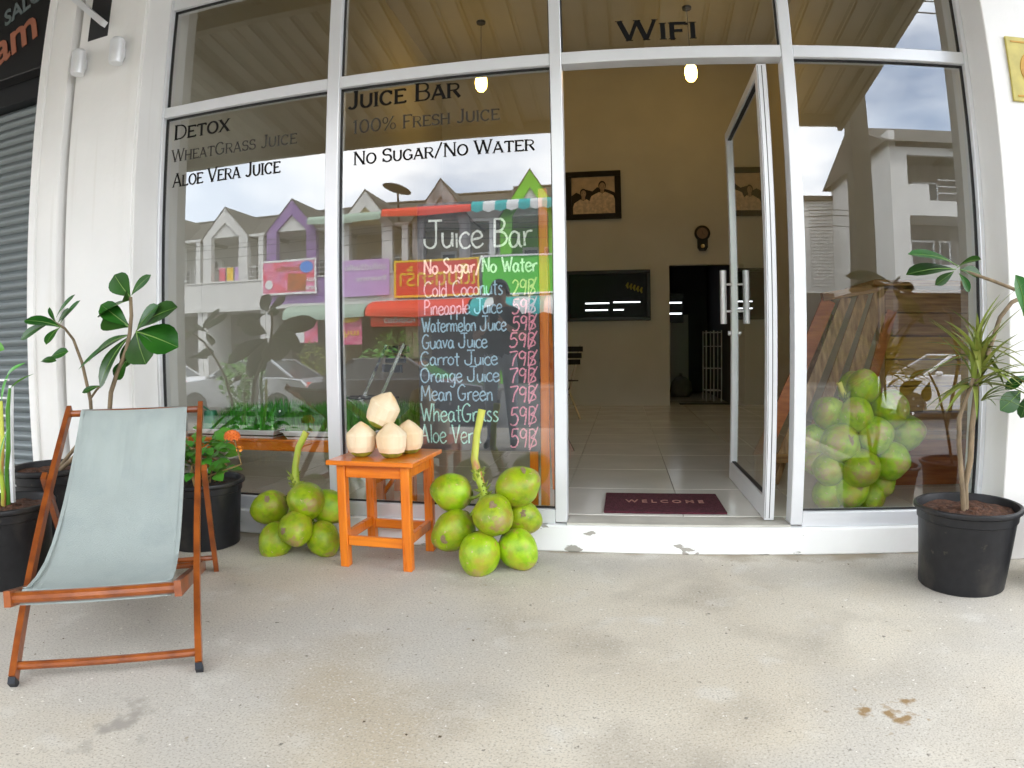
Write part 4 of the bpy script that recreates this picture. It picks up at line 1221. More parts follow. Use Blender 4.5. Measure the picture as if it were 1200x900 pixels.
def coconut(parent, c, r, d, sd, cap=True, scar=None):
    """d points from the blossom end to the stalk end"""
    rc_ = random.Random(sd * 7 + 1)
    o = bpy.data.objects.new('coconut', coco_meshes[sd % 6])
    C.objects.link(o)
    o.parent = parent
    o.location = Vector(c) - Vector(parent['_o'])
    q = Vector(d).normalized().to_track_quat('Z', 'Y')
    o.rotation_mode = 'QUATERNION'
    o.rotation_quaternion = q @ Matrix.Rotation(rc_.uniform(0, 6), 3, 'Z').to_quaternion()
    s_ = rc_.uniform(.97, 1.03)
    r *= 1.09
    o.scale = (r * .97, r * .97, r * s_)
    if cap:
        k = calyx(rc_).build('calyx', M['cap'], o, local=True)
    if scar is not None:
        sv = Vector(scar).normalized()
        qq = o.rotation_quaternion.inverted() @ sv
        b = MB()
        t1 = qq.cross(Vector((0, 0, 1)) if abs(qq.z) < .9 else Vector((1, 0, 0))).normalized()
        t2 = qq.cross(t1)
        vs = [tuple(qq * 1.075)]
        for a in range(12):
            rr = rc_.uniform(.10, .34)
            v = (qq * 1.02 + (t1 * math.cos(a * PI / 6) * rr + t2 * math.sin(a * PI / 6) * rr * .8)).normalized() * 1.045
            vs.append(tuple(v))
        b.add(vs, [(0, 1 + a, 1 + (a + 1) % 12) for a in range(12)])
        b.build('scar', M['scar'], o, local=True)
    return o
def bunch(name_label, loc, nuts, stalk, knot, sd0, group=None, stk_r=.0165):
    t = thing('coconut_bunch', name_label, 'coconuts', loc, group)
    kn = Vector(knot)
    for i, (c, r, sc_r) in enumerate(nuts):
        c = Vector(c)
        d = kn - c
        if d.length < .02:
            d = Vector((0, 0, 1))
        d += Vector((0, .03, 0))
        coconut(t, c, r, d, sd0 + i, scar=sc_r)
    if stalk:
        b = MB()
        b.tube(stalk, [stk_r * 1.05, stk_r * .95, stk_r * 1.0, stk_r * 1.25, stk_r * .9][:len(stalk)], 9)
        sharp(b.build('stalk', M['stalk'], t), 70)
        tw = MB()
        rt = random.Random(sd0)
        a, e = Vector(stalk[-2]), Vector(stalk[-1])
        for k in range(64):
            p = a.lerp(e, rt.uniform(-.15, 1.0))
            dr_ = Vector((rt.uniform(-1, 1), rt.uniform(-1, .6), rt.uniform(-.3, .6))).normalized()
            ln = rt.uniform(.018, .050)
            tw.tube([p, p + dr_ * ln * .6, p + dr_ * ln + Vector((0, 0, .006))], [.0055, .004, .001], 5)
        for (c, r, _) in nuts:
            c = Vector(c)
            q = c + (kn - c).normalized() * r * .95
            tw.tube([e.lerp(a, .3), (e + q) / 2 + Vector((0, -.01, .01)), q], [.008, .007, .006], 6)
        tw.build('twigs', M['cap'], t)
    return t
bunch('bunch of seven big green coconuts standing on the pavement right of the orange stool', (-.30, -.28, 0), [
    ((-0.3770, -0.3600, 0.0800), .0835, None), ((-0.2260, -0.2850, 0.0820), .079, None), ((-0.5100, -0.2700, 0.1490), .082, (-.3, -1, -.2)), ((-0.3220, -0.3300, 0.2360), .082, (.1, -.75, .7)),
    ((-0.5330, -0.2000, 0.2990), .080, None), ((-0.2430, -0.1900, 0.3290), .084, (.4, -.3, .9)), ((-0.2290, -0.1500, 0.1850), .072, (.2, -1, .5))],
    [(-0.4010, -0.1600, 0.6650), (-0.4220, -0.1750, 0.5610), (-0.4320, -0.1900, 0.4490), (-0.4130, -0.2100, 0.3850), (-0.3720, -0.2300, 0.2810)], (-0.3830, -0.2200, 0.2520), 3)
bunch('smaller bunch of green coconuts with a yellow stalk between the flower pot and the stool', (-1.30, -.25, 0), [
    ((-1.3620, -0.3100, 0.0600), .0755, (-.2, -.7, -.7)), ((-1.1370, -0.2700, 0.0730), .074, None), ((-1.2300, -0.3500, 0.1370), .074, (-.3, -1, .1)), ((-1.4450, -0.2100, 0.1910), .078, (.3, -.8, .75)),
    ((-1.2170, -0.2650, 0.2450), .082, (.15, -1, .15)), ((-1.1580, -0.1600, 0.1950), .078, None)],
    [(-1.2750, -0.1300, 0.5490), (-1.3120, -0.1450, 0.4760), (-1.3260, -0.1600, 0.3870), (-1.3180, -0.1800, 0.3250), (-1.2780, -0.2100, 0.2580)], (-1.2990, -0.1900, 0.2450), 12)
b3 = [((1.3770, 0.2200, 0.7360), 0.0782, 0), ((1.1990, 0.2000, 0.6160), 0.0765, 0), ((1.3160, 0.1500, 0.6080), 0.0811, 0), ((1.5020, 0.2000, 0.6310), 0.0889, 1), ((1.6110, 0.2600, 0.5110), 0.0867, 1), ((1.2410, 0.1400, 0.4810), 0.0901, 1), ((1.4080, 0.1400, 0.5160), 0.0868, 1), ((1.1470, 0.2400, 0.4880), 0.0702, 0), ((1.5070, 0.1800, 0.3900), 0.0892, 1), ((1.3380, 0.1300, 0.3640), 0.0913, 1), ((1.2020, 0.1700, 0.3540), 0.0767, 0), ((1.1660, 0.2500, 0.3740), 0.0684, 0), ((1.4890, 0.2500, 0.2730), 0.0710, 0), ((1.3120, 0.1700, 0.2500), 0.0829, 1), ((1.2160, 0.2100, 0.2250), 0.0758, 0), ((1.4350, 0.2400, 0.2070), 0.0757, 0), ((1.5510, 0.3300, 0.4990), 0.0878, 0), ((1.3390, 0.3400, 0.2740), 0.0869, 0), ((1.4290, 0.3600, 0.4440), 0.0875, 0), ((1.3700, 0.3400, 0.7260), 0.0758, 0)]
t3 = bunch('big heap of sixteen or more green coconuts stacked inside the right window', (1.45, .25, .135), [(c, r, ((.2, -1, .3) if s_ else None)) for c, r, s_ in b3], [(1.2470, 0.2000, 0.7620), (1.2600, 0.2000, 0.7300), (1.2820, 0.2000, 0.6890), (1.2990, 0.2000, 0.6560)], (1.4490, 0.5000, 0.4240), 30, stk_r=.013)

# ------------------------------------------------------------------ deck chair
dc = thing('deck_chair', 'folding wooden deck chair with pale grey-green canvas sling on the left', 'deck chair', (-1.35, -1.25, 0))
FRv = Vector((-.976, -1.422, 0)); bv = Vector((-.555, .832, 0)); wv = Vector((-.832, -.555, 0)); W_ = .545
def cp(s_, l_, z_):
    return FRv + bv * s_ + wv * l_ + Vector((0, 0, z_))
TS, TZ = 1.00, .715
for l_ in (0, W_):
    MB().bar(cp(.012, l_, .02), cp(TS, l_, TZ), .020, .037).build('side_rail', M['teak'], dc)
    MB().bar(cp(-.004, l_, .004), cp(.012, l_, .018), .0215, .0385).build('foot_cap', M['rubber'], dc)
MB().tube([cp(.045, .008, .045), cp(.045, W_ - .008, .045)], .0125, 10).build('foot_bar', M['teak'], dc)
MB().tube([cp(TS - .02, .008, TZ - .018), cp(TS - .02, W_ - .008, TZ - .018)], .014, 10).build('top_bar', M['teak'], dc)
SF, SZ = .02, .262
for l_ in (.032, W_ - .032):
    MB().bar(cp(SF - .03, l_, SZ + .006), cp(.99, l_, .022), .020, .045).build('seat_rail', M['teak'], dc)
MB().tube([cp(SF, .034, SZ), cp(SF, W_ - .034, SZ)], .017, 10).build('front_bar', M['teak'], dc)
MB().tube([cp(.90, .045, .05), cp(.90, W_ - .045, .05)], .0125, 10).build('rear_bar', M['teak'], dc)
for l_ in (-.024, W_ + .024):
    MB().bar(cp(.655, l_, .50), cp(.955, l_, .004), .020, .036).build('strut', M['teak'], dc)
MB().tube([cp(.915, -.02, .07), cp(.915, W_ + .02, .07)], .011, 8).build('strut_bar', M['teak'], dc)
for l_ in (-.037, W_ + .037):
    MB().tube([cp(.66, l_, .487), cp(.66, l_ * .98, .487)], .008, 8).build('bolt', M['steel'], dc)
# canvas sling
prof = [(TS - .03, TZ - .034), (TS - .012, TZ - .030), (TS - .004, TZ - .014), (TS - .014, TZ - .002), (TS - .036, TZ - .008), (.90, .640), (.80, .553), (.70, .474), (.60, .406), (.50, .350), (.40, .306), (.30, .276), (.20, .262), (.10, .262), (SF + .045, .272), (SF + .024, .268), (SF + .019, .256), (SF + .012, .244), (SF - .004, .240), (SF + .01, .236), (SF + .06, .240)]
cvm = MB()
nl = 24
vs, fs = [], []
for i, (s_, z_) in enumerate(prof):
    mid = max(0, 1 - abs((s_ - .5) / .5)) ** .7
    for j in range(nl + 1):
        t = j / nl
        lat = .055 + (W_ - .11) * t
        if z_ < .6:
            lat = .055 + (W_ - .11) * t
        sag = -.018 * mid * math.sin(PI * t)
        pleat = .017 * math.sin(t * 41 + 1.3 * math.sin(t * 13)) * max(0, (z_ - .36) / .36) ** 1.3 if i > 4 else 0
        pleat += .003 * math.sin(t * 9 + s_ * 7) if 4 < i < 13 else 0
        n_ = Vector((0, 0, 1))
        vs.append(cp(s_, lat, z_ + sag + pleat))
for i in range(len(prof) - 1):
    for j in range(nl):
        a = i * (nl + 1) + j
        fs.append((a, a + 1, a + nl + 2, a + nl + 1))
cvm.add(vs, fs)
o = cvm.build('canvas_sling', M['canvas'], dc, smooth=True)
md = o.modifiers.new('thickness', 'SOLIDIFY')
md.thickness = .0018
# stitched side hems
for l_ in (.0555, W_ - .0555):
    hm = MB()
    sg_ = 1 if l_ < .2 else -1
    pr2 = prof[4:15]
    vs = []
    for s_, z_ in pr2:
        vs += [cp(s_, l_, z_ + .0025), cp(s_, l_ + sg_ * .012, z_ + .0028 - .018 * .08)]
    hm.add(vs, [(2 * i, 2 * i + 1, 2 * i + 3, 2 * i + 2) for i in range(len(pr2) - 1)])
    o = hm.build('hem', M['canvas'], dc)
    o.modifiers.new('thickness', 'SOLIDIFY').thickness = .002

# ------------------------------------------------------------------ pots and plants
def pot(t, c, r, h, soil=.035, m='soil'):
    pr_ = [(r * .78, 0), (r * .80, .004), (r * .90, h * .80), (r * .905, h * .82), (r * .93, h * .83), (r * .94, h * .92), (r * .955, h * .925), (r, h * .94), (r * 1.01, h * .965), (r, h * .99), (r * .97, h), (r * .93, h * .99), (r * .915, h * .93), (r * .88, h * .75)]
    sharp(MB().lathe(pr_, c, 40).build('pot_body', M['pot'], t), 40)
    s = MB()
    rr = random.Random(int(c[0] * 100))
    ring_ = 10
    vs = [(c[0], c[1], c[2] + h - soil + .01)]
    n = 28
    for i in range(1, ring_ + 1):
        for k in range(n):
            a = 2 * PI * k / n
            q = r * .905 * i / ring_
            vs.append((c[0] + q * math.cos(a), c[1] + q * math.sin(a), c[2] + h - soil + rr.uniform(-.004, .009) + .012 * (1 - i / ring_)))
    fs = [(0, 1 + k, 1 + (k + 1) % n) for k in range(n)]
    for i in range(ring_ - 1):
        for k in range(n):
            fs.append((1 + i * n + k, 1 + (i + 1) * n + k, 1 + (i + 1) * n + (k + 1) % n, 1 + i * n + (k + 1) % n))
    s.add(vs, fs)
    s.build('soil', M[m], t)
def leaf(t, base, tip, w_, nrm=(0, -1, .5), shape='ob', curl=.12, fold=.18, m='leaf', name='leaf', seg=8, vein=True):
    base, tip = Vector(base), Vector(tip)
    d = tip - base
    L_ = d.length
    d.normalize()
    nrm = Vector(nrm)
    n_ = (nrm - d * nrm.dot(d)).normalized()
    s_ = d.cross(n_)
    b = MB()
    vs, fs = [], []
    for i in range(seg + 1):
        u_ = i / seg
        if shape == 'ob':
            wd = (u_ ** .85) * math.sqrt(max(0, 1 - u_ ** 5)) * 1.02 if u_ < 1 else 0.06
            wd = math.sin(PI * u_ ** 1.6) ** .62 if 0 < u_ < 1 else .04
        elif shape == 'ov':
            wd = math.sin(PI * u_ ** .8) ** .85 if 0 < u_ < 1 else .03
        else:
            wd = (1 - u_) ** .6 * min(1, .45 + u_ * 3) if u_ < 1 else .02
        p = base + d * (L_ * u_) + n_ * (curl * L_ * math.sin(PI * u_ * .5) * (1 - u_) * 1.6)
        ww = w_ * .5 * wd
        for k, e in ((-1, 1), (-.5, .35), (0, 0), (.5, .35), (1, 1)):
            vs.append(p + s_ * (ww * k) + n_ * (fold * ww * e))
    for i in range(seg):
        for k in range(4):
            a = i * 5 + k
            fs.append((a, a + 1, a + 6, a + 5))
    b.add(vs, fs)
    o = b.build(name, M[m], t, smooth=True)
    if vein:
        vb = MB()
        pts = [base + d * (L_ * i / 6) + n_ * (curl * L_ * math.sin(PI * i / 12) * (1 - i / 6) * 1.6 + .0012) for i in range(7)]
        vb.tube(pts, [w_ * .028, w_ * .024, w_ * .02, w_ * .017, w_ * .013, w_ * .009, w_ * .004], 5)
        vb.build('midrib', M['vein'], o, local=True).location = (0, 0, 0)
        for v in o.children[-1].data.vertices:
            v.co -= Vector(t['_o'])
    return o

# left, in front of the neighbour's step: pot with thin canes
p1 = thing('potted_cane', 'thin green cane plant in a black pot at the far left edge', 'potted plant', (-2.26, -1.05, 0))
pot(p1, (-2.26, -1.05, 0), .215, .34)
for i, (u0, u1) in enumerate((((-2.2730, -1.0500, 0.2920), (-2.2230, -1.0500, 0.7570)), ((-2.2700, -1.0300, 0.2880), (-2.2340, -1.0000, 0.8070)))):
    a, e = Vector(u0), Vector(u1)
    pts = [a.lerp(e, k / 6) + Vector((.006 * math.sin(k * 2 + i), 0, 0)) for k in range(7)]
    MB().tube(pts, [.010, .011, .009, .011, .009, .010, .006], 8).build('cane', M['stalk'] if i == 0 else M['leaf_bright'], p1)
for i, (u0, u1, w_) in enumerate((((-2.2480, -1.0000, 0.8600), (-2.1210, -1.0000, 0.9110), .02), ((-2.2910, -1.0000, 0.7530), (-2.2760, -0.9500, 0.8950), .02), ((-2.3260, -0.9500, 0.9680), (-2.4300, -0.9500, 1.0010), .045), ((-2.2280, -1.0000, 0.8070), (-2.1910, -0.9000, 0.8630), .014), ((-2.2610, -1.0500, 0.4380), (-2.1210, -1.1000, 0.6600), .02))):
    leaf(p1, u0, u1, w_, m='leaf_bright', shape='ov', vein=False)
MB().bar((-2.2940, -0.9800, 0.2820), (-2.2480, -0.9800, 0.8170), .012, .02).build('plant_stake', M['white_metal'], p1)
for k in range(7):
    MB().bar((-2.36, -.975, .39 + .075 * k), (-2.27, -.975, .39 + .075 * k), .008, .008).build('stake_rung', M['white_metal'], p1)

# behind the deck chair: tall plant with paddle leaves
p2 = thing('potted_paddle_plant', 'tall plant with glossy paddle-shaped leaves in a black pot behind the deck chair', 'potted plant', (-2.50, -.58, 0))
pot(p2, (-2.50, -.58, 0), .215, .405)
Q = -.55
def stem(t, pts, r0, r1, m='bark', n=8):
    k = len(pts)
    return sharp(MB().tube(pts, [r0 + (r1 - r0) * i / (k - 1) for i in range(k)], n).build('stem', M[m], t), 80)
stem(p2, [(-2.47, -.58, .37), (-2.1860, -0.5800, 0.6040), (-2.2100, -0.5600, 0.7230), (-2.2240, -0.5600, 0.7830), (-2.2790, -0.5400, 0.9040), (-2.3570, -0.5200, 1.0170), (-2.4390, -0.5000, 1.0740), (-2.5760, -0.4800, 1.1280)], .010, .006)
stem(p2, [(-2.2090, -0.5600, 0.7350), (-2.1570, -0.5700, 0.7750), (-2.1050, -0.5700, 0.8110)], .006, .005)
stem(p2, [(-2.44, -.60, .37), (-2.0600, -0.6000, 0.6100), (-2.0340, -0.6000, 0.7660), (-1.9920, -0.6000, 0.8500), (-1.9310, -0.6000, 0.9560), (-1.9090, -0.6000, 1.0240), (-1.8970, -0.6000, 1.1070), (-1.9010, -0.6000, 1.1900)], .012, .008, 'bark')
leaf(p2, (-1.9200, -0.5800, 1.1930), (-1.9840, -0.6160, 1.2940), 0.1139, nrm=(0, -1, 0.3), curl=0.125)
leaf(p2, (-1.9150, -0.5800, 1.2000), (-1.7950, -0.5850, 1.2830), 0.0469, nrm=(0.6, -1, 0.5), curl=0.101)
leaf(p2, (-1.9200, -0.5800, 1.1780), (-1.8830, -0.6570, 1.1930), 0.0536, nrm=(0, -1, 0.3), curl=0.148)
leaf(p2, (-1.9350, -0.5800, 1.1780), (-2.1330, -0.5650, 1.1120), 0.1005, nrm=(-0.5, -0.6, 1), curl=0.065)
leaf(p2, (-1.9270, -0.5800, 1.0590), (-2.1300, -0.5560, 1.1710), 0.0938, nrm=(0, -1, 0.6), curl=0.093)
leaf(p2, (-1.9270, -0.5800, 1.0590), (-2.1110, -0.5540, 1.1190), 0.1340, nrm=(-0.2, -1, 0.5), curl=0.095)
leaf(p2, (-1.8860, -0.5800, 1.0390), (-1.7140, -0.6280, 1.1410), 0.0804, nrm=(-0.3, -1, 0.3), curl=0.073)
leaf(p2, (-1.8760, -0.5800, 1.0460), (-1.6090, -0.6310, 1.1280), 0.1139, nrm=(0.2, -1, 0.7), curl=0.111)
leaf(p2, (-1.8860, -0.5800, 1.0350), (-1.6720, -0.5530, 0.9610), 0.1541, nrm=(0.3, -1, 0.6), curl=0.107)
leaf(p2, (-1.8860, -0.5800, 1.0390), (-1.8340, -0.5810, 0.8900), 0.1675, nrm=(0, -1, 0.25), curl=0.090)
leaf(p2, (-1.9170, -0.5800, 1.0240), (-2.1860, -0.5840, 0.9070), 0.1005, nrm=(-0.5, -0.8, 0.9), curl=0.123)
leaf(p2, (-1.9270, -0.5800, 1.0250), (-2.2360, -0.6030, 0.8730), 0.0938, nrm=(-0.3, -0.8, 1), curl=0.059)
leaf(p2, (-1.9270, -0.5800, 1.0170), (-2.0870, -0.6150, 0.7860), 0.1139, nrm=(-0.4, -1, 0.2), curl=0.134)
leaf(p2, (-1.9230, -0.5800, 1.0090), (-1.9460, -0.5870, 0.8800), 0.0804, nrm=(0, -1, 0), curl=0.067)
leaf(p2, (-1.9410, -0.5800, 0.9180), (-2.0020, -0.5970, 0.8230), 0.0670, nrm=(0.2, -1, 0.1), curl=0.152)
leaf(p2, (-2.3730, -0.5800, 1.0740), (-2.5450, -0.6670, 1.1120), 0.0804, nrm=(0, -0.8, 1), curl=0.121)
leaf(p2, (-2.3850, -0.5800, 1.0740), (-2.3940, -0.6580, 0.9930), 0.0670, nrm=(0, -1, 0.2), curl=0.141)
leaf(p2, (-2.3850, -0.5800, 1.0910), (-2.2250, -0.5950, 1.1940), 0.0402, nrm=(0, -1, 0.6), curl=0.051)
leaf(p2, (-2.4100, -0.5800, 1.1000), (-2.4020, -0.6280, 1.1710), 0.0402, nrm=(0, -1, 0.3), curl=0.107)
leaf(p2, (-2.3970, -0.5800, 1.0990), (-2.2970, -0.5930, 1.1590), 0.0402, nrm=(0, -1, 0.4), curl=0.067)
leaf(p2, (-2.4470, -0.5800, 1.1020), (-2.6600, -0.5990, 1.0270), 0.0536, nrm=(0, -1, 0.3), curl=0.096)
leaf(p2, (-2.4640, -0.5800, 0.9290), (-2.3260, -0.5820, 0.9580), 0.0603, nrm=(0, -1, 0.6), curl=0.075)
leaf(p2, (-2.5290, -0.5800, 0.9140), (-2.3860, -0.6050, 0.9150), 0.0402, nrm=(0, -1, 0.8), curl=0.143)
leaf(p2, (-2.1180, -0.5800, 0.7960), (-2.2000, -0.6200, 0.7660), 0.0335, nrm=(0, -1, 0.5), curl=0.074)
leaf(p2, (-2.4090, -0.5800, 1.1240), (-2.2730, -0.5830, 1.2260), 0.0295, nrm=(0, -1, 0.4), curl=0.095)
# flower pot by the left window
p3 = thing('potted_flower', 'bushy green plant with an orange bloom in a black pot against the window plinth', 'potted plant', (-1.80, -.27, 0))
pot(p3, (-1.80, -.27, 0), .215, .325, m='dark_soil')
rf = random.Random(21)
for k in range(9):
    a = rf.uniform(0, 2 * PI); q = rf.uniform(.02, .09)
    e = (-1.80 + rf.uniform(-.17, .16), -.27 + rf.uniform(-.17, .08), rf.uniform(.42, .56))
    stem(p3, [(-1.80 + q * math.cos(a), -.27 + q * math.sin(a), .29), (-1.80 + q * math.cos(a) * 1.6, -.27 + q * math.sin(a) * 1.5, .38), e], .005, .003, 'red_stem', 6)
for k in range(170):
    a = rf.uniform(0, 2 * PI)
    el = rf.uniform(-.25, 1.2)
    rr = rf.uniform(.07, .19)
    c_ = Vector((-1.80 + rr * math.cos(a) * math.cos(el * .8) * 1.0, -.28 + rr * math.sin(a) * math.cos(el * .8) * .8, .40 + rr * math.sin(el) * .95))
    if c_.x > -1.64:
        c_.z = min(c_.z, .46)
    out = Vector((math.cos(a), math.sin(a), rf.uniform(-.5, .45))).normalized()
    ln = rf.uniform(.045, .085)
    leaf(p3, c_, c_ + out * ln, ln * rf.uniform(.62, .8), nrm=(out.x * .3 + rf.uniform(-.3, .3), -.5 + rf.uniform(-.3, .3), .9), shape='ov', m='leaf_bright', vein=False, seg=6, fold=.12)
fc = Vector((-1.5380, -0.3600, 0.5560))
stem(p3, [(-1.77, -.30, .33), (fc.x + .03, fc.y + .02, .42), (fc.x + .005, fc.y + .01, fc.z - .02)], .005, .004, 'red_stem', 6)
fb = []
bm_ = MB()
for k in range(70):
    u_ = (k + .5) / 70
    ph = math.acos(1 - 1.5 * u_)
    th = k * 2.39996
    d = Vector((math.sin(ph) * math.cos(th), math.sin(ph) * math.sin(th), math.cos(ph) * .72))
    c_ = fc + d * .034 + Vector((0, 0, -.004))
    s_ = d.cross(Vector((0, 0, 1)) if abs(d.z) < .95 else Vector((1, 0, 0))).normalized()
    t_ = d.cross(s_)
    w_ = .0105
    bm_.add([c_ - s_ * w_, c_ - t_ * w_ * .8 + d * .004, c_ + s_ * w_, c_ + t_ * w_ * .9 + d * .008], [(0, 1, 2, 3)])
bm_.build('bloom', M['petal'], p3)
bm2 = MB()
fc2 = Vector((-1.5130, -0.3400, 0.4900))
for k in range(20):
    d = Vector((rf.uniform(-1, 1), rf.uniform(-1, 1), rf.uniform(-.6, 1))).normalized()
    s_ = d.cross(Vector((.3, .2, 1))).normalized(); t_ = d.cross(s_)
    c_ = fc2 + d * .016
    bm2.add([c_ - s_ * .008, c_ - t_ * .006, c_ + s_ * .008, c_ + t_ * .007 + d * .004], [(0, 1, 2, 3)])
bm2.build('bud', M['petal'], p3)

# right: dracaena with paddle-leaf shoots in a black pot
p4 = thing('potted_dracaena', 'spiky dracaena with bare crossing stems in a black pot at the right edge', 'potted plant', (1.575, -.46, 0))
pot(p4, (1.575, -.46, 0), .213, .325)
stem(p4, [(1.56, -.47, .27), (1.548, -.47, .40), (1.5640, -0.4700, 0.4920), (1.5640, -0.4700, 0.6230), (1.5770, -0.4700, 0.7700), (1.5820, -0.4700, 0.8570)], .014, .010)
stem(p4, [(1.550, -.48, .27), (1.5230, -0.4850, 0.4300), (1.5010, -0.4900, 0.5620), (1.4970, -0.4900, 0.6590), (1.5350, -0.4800, 0.7480), (1.5680, -0.4700, 0.8180)], .011, .008)
stem(p4, [(1.5790, -0.4600, 0.7660), (1.6160, -0.4500, 0.8500), (1.6620, -0.4400, 0.9490), (1.7090, -0.4200, 1.0420), (1.7770, -0.4000, 1.1040), (1.8710, -0.3800, 1.1380)], .011, .008)
rd = random.Random(77)
cr_ = Vector((1.5820, -0.4700, 0.8440))
for k in range(80):
    a = rd.uniform(0, 2 * PI)
    el = rd.uniform(-.35, 1.35)
    ln = rd.uniform(.17, .33) * (1.0 if el < 1 else .8)
    d = Vector((math.cos(a) * math.cos(el), math.sin(a) * math.cos(el) * .9, math.sin(el)))
    st_ = cr_ + Vector((rd.uniform(-.012, .012), rd.uniform(-.012, .012), rd.uniform(-.07, .09)))
    o = leaf(p4, st_, st_ + d * ln + Vector((0, 0, -.02 - .04 * max(0, .8 - el))), rd.uniform(.020, .034), nrm=(d.x * -.3, d.y * -.3, 1), shape='st', m='strap_leaf', vein=False, curl=.16, fold=.35)
cr2_ = Vector((1.6060, -0.4600, 0.7200))
for k in range(14):
    a = rd.uniform(-1.0, 1.0)
    d = Vector((math.cos(a), math.sin(a) * .8, rd.uniform(-.1, .7))).normalized()
    leaf(p4, cr2_, cr2_ + d * rd.uniform(.12, .24) + Vector((0, 0, -.02)), .014, nrm=(0, 0, 1), shape='st', m='strap_leaf', vein=False, curl=.18, fold=.3)
# second pot out of frame at the right, its branches reach in
p5 = thing('potted_paddle_shrub', 'paddle-leaved shrub reaching in from the right edge beside the dracaena', 'potted plant', (2.06, -.55, 0))
pot(p5, (2.06, -.55, 0), .20, .32)
stem(p5, [(2.04, -.55, .29), (2.0, -.56, .5), (1.92, -.52, .70), (1.84, -.47, .80)], .010, .006)
stem(p5, [(2.0, -.56, .5), (2.03, -.5, .85), (1.94, -.42, 1.10), (1.72, -.36, 1.19), (1.60, -.32, 1.235)], .011, .006)
leaf(p5, (1.7930, -0.4400, 0.7570), (1.6800, -0.4760, 0.6850), 0.0804, nrm=(0, -1, 0.3), curl=0.125)
leaf(p5, (1.8220, -0.4400, 0.8170), (1.7190, -0.4450, 0.7640), 0.0469, nrm=(0, -1, 0.8), curl=0.101)
leaf(p5, (1.8020, -0.4400, 1.0490), (1.7210, -0.5170, 1.1980), 0.0804, nrm=(0, -1, 0.3), curl=0.148)
leaf(p5, (1.8320, -0.4400, 0.7500), (1.8070, -0.4250, 0.6490), 0.0670, nrm=(0, -1, 0.3), curl=0.065)
leaf(p5, (1.5750, -0.3300, 1.2500), (1.3440, -0.3660, 1.2880), 0.0804, nrm=(0, -0.7, 1), curl=0.125)
leaf(p5, (1.5670, -0.3300, 1.2360), (1.3480, -0.3350, 1.2110), 0.0938, nrm=(0, -0.7, 1), curl=0.101)
leaf(p5, (1.5740, -0.3300, 1.2430), (1.6390, -0.4070, 1.2680), 0.0804, nrm=(0, -0.7, 1), curl=0.148)
leaf(p5, (1.5820, -0.3300, 1.2360), (1.6900, -0.3150, 1.2190), 0.0603, nrm=(0, -1, 0.6), curl=0.065)
leaf(p5, (1.5590, -0.3300, 1.2290), (1.4860, -0.3060, 1.1750), 0.0402, nrm=(0, -1, 0.2), curl=0.093)
leaf(p5, (1.5810, -0.3300, 1.2220), (1.6400, -0.3040, 1.1500), 0.0402, nrm=(0, -1, 0.2), curl=0.095)

# ================================================================== ACROSS THE STREET (seen in the glass)
RZ = -.62     # road level out in the street
apr = MB()
def house_mat(name, c, **k):
    return mat(name, c, .8, scale=1.2, var=.06, **k)
HM = {'white': house_mat('white_render', (.62, .61, .58)), 'purple': house_mat('purple_render', (.26, .15, .36)), 'yellow': house_mat('cream_render', (.60, .52, .30)),
      'green': house_mat('lime_render', (.18, .56, .03)), 'grey': mix_layer(house_mat('stained_grey_render', (.33, .31, .30)), (.16, .15, .14), 1.6, .45, .62, stretch=(2, 1, .5)),
      'lgreen': house_mat('lime_panel', (.12, .60, .04)), 'cream': house_mat('beige_render', (.52, .44, .30))}
M['roof'] = mix_layer(mat('grey_roof_tile', (.062, .054, .042), .85, scale=1.5, var=.15, bump=.5, bscale=30), (.10, .09, .07), 2.5, .5, .7)
M['brick_red'] = mat('orange_brick', (.52, .17, .05), .8, scale=9, var=.25)
M['dark_glass'] = mat('dark_window_glass', (.03, .035, .04), .12)
M['aw_red'] = mat('red_awning_cloth', (.74, .06, .025), .7, var=.06)
M['aw_teal'] = mat('teal_awning_cloth', (.03, .38, .36), .7, var=.06)
M['aw_white'] = mat('white_awning_cloth', (.66, .66, .63), .7, var=.06)
M['aw_green'] = mat('pale_green_awning', (.32, .42, .33), .6, var=.06)
M['ban_pink'] = mat('pink_banner', (.78, .10, .17), .6, scale=1.6, col2=(.72, .22, .40), c2pos=(.4, .6))
M['ban_lilac'] = mat('lilac_banner', (.55, .33, .62), .6, scale=2, var=.1)
M['ban_red'] = mat('red_banner', (.74, .05, .02), .6, var=.05)
M['ban_mag'] = mat('magenta_banner', (.62, .05, .20), .6, scale=3, col2=(.70, .20, .30), c2pos=(.4, .6))
M['yellow_ink'] = mat('yellow_ink', (.85, .55, .02), .6)
M['white_ink'] = mat('white_ink', (.78, .78, .76), .6)
M['blue_ink'] = mat('blue_ink', (.06, .25, .72), .6)
M['brown_ink'] = mat('brown_print', (.50, .12, .02), .6, scale=2, col2=(.30, .08, .02), c2pos=(.45, .55))
M['rail_metal'] = mat('pale_rail_metal', (.62, .62, .62), .4)

